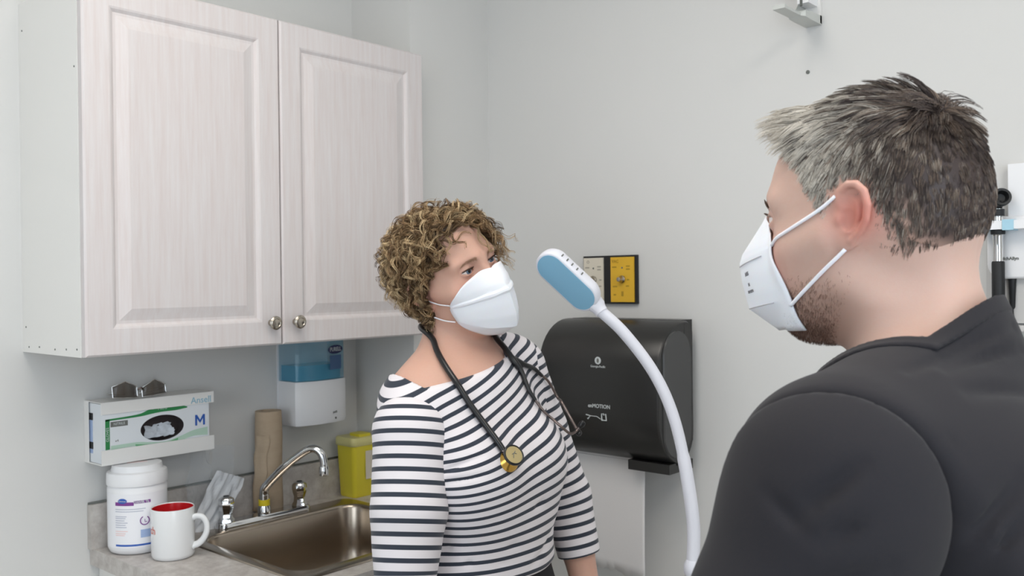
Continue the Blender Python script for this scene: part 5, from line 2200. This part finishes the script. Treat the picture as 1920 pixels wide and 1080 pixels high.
def beard_strands(root):
    f = skull(True)
    n0 = 20000
    P = np.stack([rng.uniform(-.03, .10, n0), rng.uniform(-.07, .07, n0), rng.uniform(-.115, -.03, n0)], 1).astype(F32)
    D = P - A(.02, 0, -.04)
    D /= np.linalg.norm(D, axis=1, keepdims=True)
    S = on_skull(f, D, c=(.02, 0, -.04))
    dens = sstep(-S[:, 2], .030, .068) * sstep(S[:, 0], -.024, .030) * .85
    S = S[(rng.random(n0) < dens) & (S[:, 2] > -.118)]
    _, N = normals(f, S)
    n = len(S)
    flow = A(-.2, 0, -1) + rng.normal(0, .35, (n, 3)).astype(F32) + N * F32(.6)
    flow /= np.linalg.norm(flow, axis=1, keepdims=True)
    t = np.linspace(0, 1, 3)[None, :, None].astype(F32)
    path = S[:, None] + flow[:, None] * t * F32(.0035)
    V, Q = strands(path @ M_HR.T + M_HC, np.full((n, 3), .00015, F32) * (1 - .6 * t[..., 0]))
    person_mesh('beard_stubble', root, V, Q, np.tile(lin(112, 84, 70), (len(V), 1)), M_HAIR)


def man_mask(root):
    # moulded mask folded along the middle: sharp ridge, flat cheeks
    Cn = [(.1030, .028), (.1330, -.009), (.1365, -.018), (.1350, -.036), (.1315, -.052), (.1285, -.064), (.098, -.086)]
    Sd = [(.090, .026, .018), (.074, .047, .000), (.070, .051, -.006), (.066, .054, -.024), (.062, .054, -.044), (.058, .052, -.056), (.050, .040, -.082)]
    rows = clear_of_head(mask_surface(densify(Cn, 5), densify(Sd, 5), 31, .9, .62), True)
    o = add_shell('face_mask', shell(rows, .0014, M_HC, M_HR), M_MASK, root, .0014, 26)
    o['label'] = 'white centre-folded mask with small print'
    # welded seams across the cheek panel
    for j in (11, 25):
        bm = BM()
        pts = [rows[j][i] for i in range(16, 27)]
        tube(bm, [Vector((M_HR @ A(x + .0010, y + .0010, z) + M_HC).tolist()) for x, y, z in pts], .0006, 5)
        obj('seam', bm, M_MASKSEAM, o, smooth=True)

    def loop(pts, r):
        p = np.array([tuple(q) for q in smooth_path(pts, 8)], F32)
        d, N = normals(lambda q: head_sdf(q, True, 1), p)
        p = p + N * np.maximum(F32(r + .0002) - d, 0)[:, None]
        bm = BM()
        tube(bm, [Vector((M_HR @ q + M_HC).tolist()) for q in p], r, 8)
        obj('ear_loop', bm, M_MASK, o, smooth=True)
    for sg in (1, -1):
        loop([(.0715, .0515 * sg, -.006), (.048, .066 * sg, .006), (.022, .0745 * sg, .018), (.002, .0765 * sg, .030)], .0016)
        loop([(.0605, .0535 * sg, -.062), (.044, .062 * sg, -.050), (.020, .070 * sg, -.032), (-.001, .0745 * sg, -.016)], .0018)
    # printed lines on the cheek panel
    lab = [('N95', .0058, 17, -.030), ('N', .0050, 21, -.039), ('NR 0194', .0042, 22, -.048)]
    for body, size, _, zq in lab:
        j = int(np.argmin([abs(r[19][2] - zq) for r in rows]))
        p = A(*rows[j][20])
        rgt = A(*rows[j][18]) - A(*rows[j][22])
        upv = A(*rows[j - 1][20]) - A(*rows[j + 1][20])
        rgt = M_HR @ rgt
        upv = M_HR @ upv
        M = frame((M_HR @ p + M_HC).tolist(), (-rgt).tolist(), upv.tolist())
        if M.col[2].xyz.dot(Vector((M_HR @ A(.5, 1, 0)).tolist())) < 0:
            M = frame((M_HR @ p + M_HC).tolist(), rgt.tolist(), upv.tolist())
        M = M @ Matrix.Translation((0, 0, .0011))
        text('mask_print', body, size, M_PRINTGREY, o, M)


def build_man():
    root = thing('person', 'short-haired greying person in a plain dark t-shirt and white mask, seen from behind', 'person', M_ROOT, M_ROT)
    zc = 1.385
    V1, Q1 = surface(m_all, (-.17, -.16, zc - .012), (.18, .16, 1.72), .0018)
    V2, Q2 = surface(m_all, (-.25, -.42, -.01), (.40, .42, 1.45), .008, clip=lambda P: (P[:, 2] < zc) & ~((P[:, 0] > .30) & (P[:, 1] > 0) & (P[:, 2] > .7)) & ~((P[:, 0] > .225) & (P[:, 1] < 0) & (P[:, 2] > .6)))
    V3, Q3 = surface(m_all, (.285, .0, .82), (.52, .26, 1.08), .0036)
    V4, Q4 = surface(m_all, (.205, -.32, .62), (.42, -.12, .96), .0036)
    V, Q = join_vf([(V1, Q1), (V2, Q2), (V3, Q3), (V4, Q4)])
    person_mesh('body', root, V, Q, skin_colour(V, None, M_HC, M_HR, True), M_SKIN)
    for s in (-1, 1):
        eyeball(root, M_HC, M_HR, s, 'brown')
    V, Q = surface(m_shirt, (-.24, -.26, .84), (.2, .26, 1.52), .0042)
    shirt = link_mesh('t_shirt', np_mesh('t_shirt', V, Q), M_TEE, root)
    V, Q = surface(m_collar, (-.16, -.14, 1.36), (.12, .14, 1.50), .0026)
    link_mesh('collar_band', np_mesh('collar_band', V, Q), M_TEE, shirt)
    for s in 'LR':
        lo, hi = ((-.14, .08, 1.02), (.18, .42, 1.50)) if s == 'L' else ((-.14, -.42, 1.02), (.18, -.08, 1.50))
        V, Q = surface(lambda P: m_sleeve(P, s), lo, hi, .004)
        link_mesh('sleeve', np_mesh('sleeve', V, Q), M_TEE, shirt)
    V, Q = surface(m_trousers, (-.2, -.24, .05), (.18, .24, 1.03), .010)
    link_mesh('trousers', np_mesh('trousers', V, Q), M_TROUSER, root)
    for s in (-1, 1):
        f = lambda P: smax(smin(rcone(P, (-.03, .105 * s, .052), (.155, .12 * s, .038), .050, .043), rcone(P, (-.02, .105 * s, .05), (-.01, .105 * s, .11), .050, .048), .03), F32(.001) - P[:, 2], .004)
        V, Q = surface(f, (-.1, .105 * s - .08, -.01), (.24, .115 * s + .08, .18), .008)
        link_mesh('shoe', np_mesh('shoe', V, Q), M_SHOE, root)
    man_hair(root)
    beard_strands(root)
    for s in (-1, 1):
        V, Q = brow_strands(M_HC, M_HR, s, None, 160, .00024, -.003)
        person_mesh('eyebrow', root, V, Q, np.tile(lin(122, 100, 84), (len(V), 1)), M_HAIR)
        e = A(EYE[0], EYE[1] * s, EYE[2])
        t = np.linspace(-1, 1, 24)
        y = t * .0128
        zz = .0052 * (1 - (y / .0142) ** 2) + .08 * y
        xx = np.sqrt(np.maximum(.0143 ** 2 - y ** 2 - zz ** 2, 0))
        b = np.stack([xx, y * s, zz], 1)
        u = np.linspace(0, 1, 4)[None, :, None]
        dirv = np.stack([np.full(24, .0032), t * s * .002, np.full(24, .001)], 1)
        path = e + b[:, None] + dirv[:, None] * u + np.array((0, 0, .0012)) * u ** 2
        V, Q = strands((path @ M_HR.T + M_HC), np.full((24, 4), .0003) * (1 - .6 * u[..., 0]))
        person_mesh('eyelashes', root, V, Q, np.tile(lin(96, 76, 64), (len(V), 1)), M_HAIR)
    man_mask(root)
    return root
# ------------------------------------------------------------------ the two people
woman = build_woman()
man = build_man()

# ------------------------------------------------------------------ stethoscope round the neck
st = thing('stethoscope', 'black stethoscope with a brass chestpiece hanging round the neck of the curly-haired person', 'stethoscope', W_ROOT)


def w_dressed(P):
    return np.minimum(np.minimum(w_shirt(P), w_body(P)), np.minimum(w_sleeve(P, 'R'), w_sleeve(P, 'L')))


def lay(pts, r, n=8):
    """run a soft tube over the clothes: points that would sink in are lifted out"""
    p = np.array([tuple(q) for q in smooth_path(pts, n)], F32)
    for _ in range(3):
        d, N = normals(w_dressed, p)
        p = p + N * np.clip(F32(r + .0008) - d, 0, .012)[:, None]
    k = np.ones(5) / 5
    q = p.copy()
    for a in range(3):
        q[2:-2, a] = np.convolve(p[:, a], k, 'valid')
    return [Vector(v) for v in q.tolist()]


main = [(.1500, -.0750, 1.2235), (.1290, -.0815, 1.2518), (.1089, -.0881, 1.2758), (.0890, -.0992, 1.3079), (.0640, -.1049, 1.3421), (.0320, -.1004, 1.3701), (.0040, -.0904, 1.3923),
        (-.0147, -.0806, 1.4096), (-.050, -.066, 1.425), (-.085, -.035, 1.432), (-.090, .005, 1.430), (-.060, .045, 1.424), (-.020, .056, 1.418), (.0200, .0494, 1.4078), (.0492, .0427, 1.3889), (.070, .0420, 1.3660), (.0796, .0480, 1.3514)]
bm = BM()
tube(bm, lay(main, .0056), .0056, 12)
obj('tubing', bm, M_STETH, st, smooth='auto', angle=60)
bm = BM()
p = lay([(.070, .0420, 1.3660), (.0796, .0531, 1.3514), (.0984, .0535, 1.3146), (.1110, .0600, 1.2920)], .0046)
tube(bm, p, [.0054 - .0018 * i / (len(p) - 1) for i in range(len(p))], 10)
p = lay([(.066, .0440, 1.3690), (.0704, .0746, 1.3563), (.0700, .0950, 1.3500), (.0693, .1087, 1.3445), (.0700, .1280, 1.3300)], .0046)
tube(bm, p, [.0054 - .0018 * i / (len(p) - 1) for i in range(len(p))], 10)
obj('yoke', bm, M_STETH, st, smooth='auto', angle=60)
for pts in ([(.1100, .0590, 1.2940), (.1240, .0680, 1.2720), (.1370, .0800, 1.2560), (.1530, .0871, 1.2419), (.1562, .1062, 1.2287), (.1575, .1225, 1.2318), (.1623, .1271, 1.2397)],
            [(.0700, .1260, 1.3320), (.0740, .1450, 1.3170), (.0850, .1600, 1.2830), (.1115, .1345, 1.2840), (.1322, .1359, 1.2548), (.1500, .1343, 1.2320)]):
    bm = BM()
    far = np.array(pts[-1])
    tube(bm, lay(pts, .0026), .0026, 10)
    tb = obj('ear_tube', bm, M_GUNMETAL, st, smooth='auto', angle=60)
    a, b = Vector(pts[-2]), Vector(pts[-1])
    d = (b - a).normalized()
    bm = BM()
    lathe(bm, [(.0030, -.002), (.0052, .001), (.0062, .006), (.0050, .011), (.0022, .013)], 16, Matrix.Translation(b) @ d.to_track_quat('Z', 'Y').to_matrix().to_4x4())
    obj('ear_tip', bm, M_STETH, tb, smooth='auto')
cw = Vector((2.13, 0, 1.51)) - (Vector(W_ROOT) + Vector((.16, -.06, 1.21)))
cw.normalize()
sd_ = Vector((.749, .662, 0))
ax = (cw * .78 + sd_ * .46 + Vector((0, 0, .42))).normalized()
cc = Vector((.1560, -.0580, 1.2110)) + cw * .016
Mc = Matrix.Translation(cc) @ ax.to_track_quat('Z', 'Y').to_matrix().to_4x4()
bm = BM()
lathe(bm, [(.0150, -.0225), (.0205, -.0215), (.0208, -.0190), (.0190, -.0150), (.0120, -.0090), (.0090, -.0040), (.0100, .0010), (.0150, .0030)], 32, Mc)
cp = obj('chestpiece', bm, M_BRASS, st, smooth='auto', angle=40, label='brass chestpiece')
bm = BM()
lathe(bm, [(.0150, .0025), (.0182, .0030), (.0190, .0050), (.0188, .0075), (.0168, .0084), (.0155, .0076)], 32, Mc, cap1=False)
obj('rim', bm, M_STETH, cp, smooth='auto', angle=40)
bm = BM()
lathe(bm, [(.0160, .0070), (.0155, .0078), (.0001, .0080)], 32, Mc, cap0=False)
obj('diaphragm', bm, mat('pale_brass', lin(206, 188, 142), .3, 1.0), cp, smooth='auto')
bm = BM()
tube(bm, [tuple((Mc @ Vector((x, y, .0083)))[:]) for x, y in ((-.003, -.006), (.0, .002), (.004, .006))], .0006, 5)
tube(bm, [tuple((Mc @ Vector((x, y, .0083)))[:]) for x, y in ((-.004, .001), (.001, .003), (.005, .001))], .0006, 5)
obj('engraving', bm, M_GREYDARK, cp)
bm = BM()
e0 = Vector((.1500, -.0750, 1.2235))
tube(bm, [e0 + (e0 - cc) * .05, e0 * .6 + cc * .4, cc - ax * .004], [.0050, .0046, .0046], 12)
obj('stem', bm, M_GUNMETAL, cp, smooth='auto', angle=40)
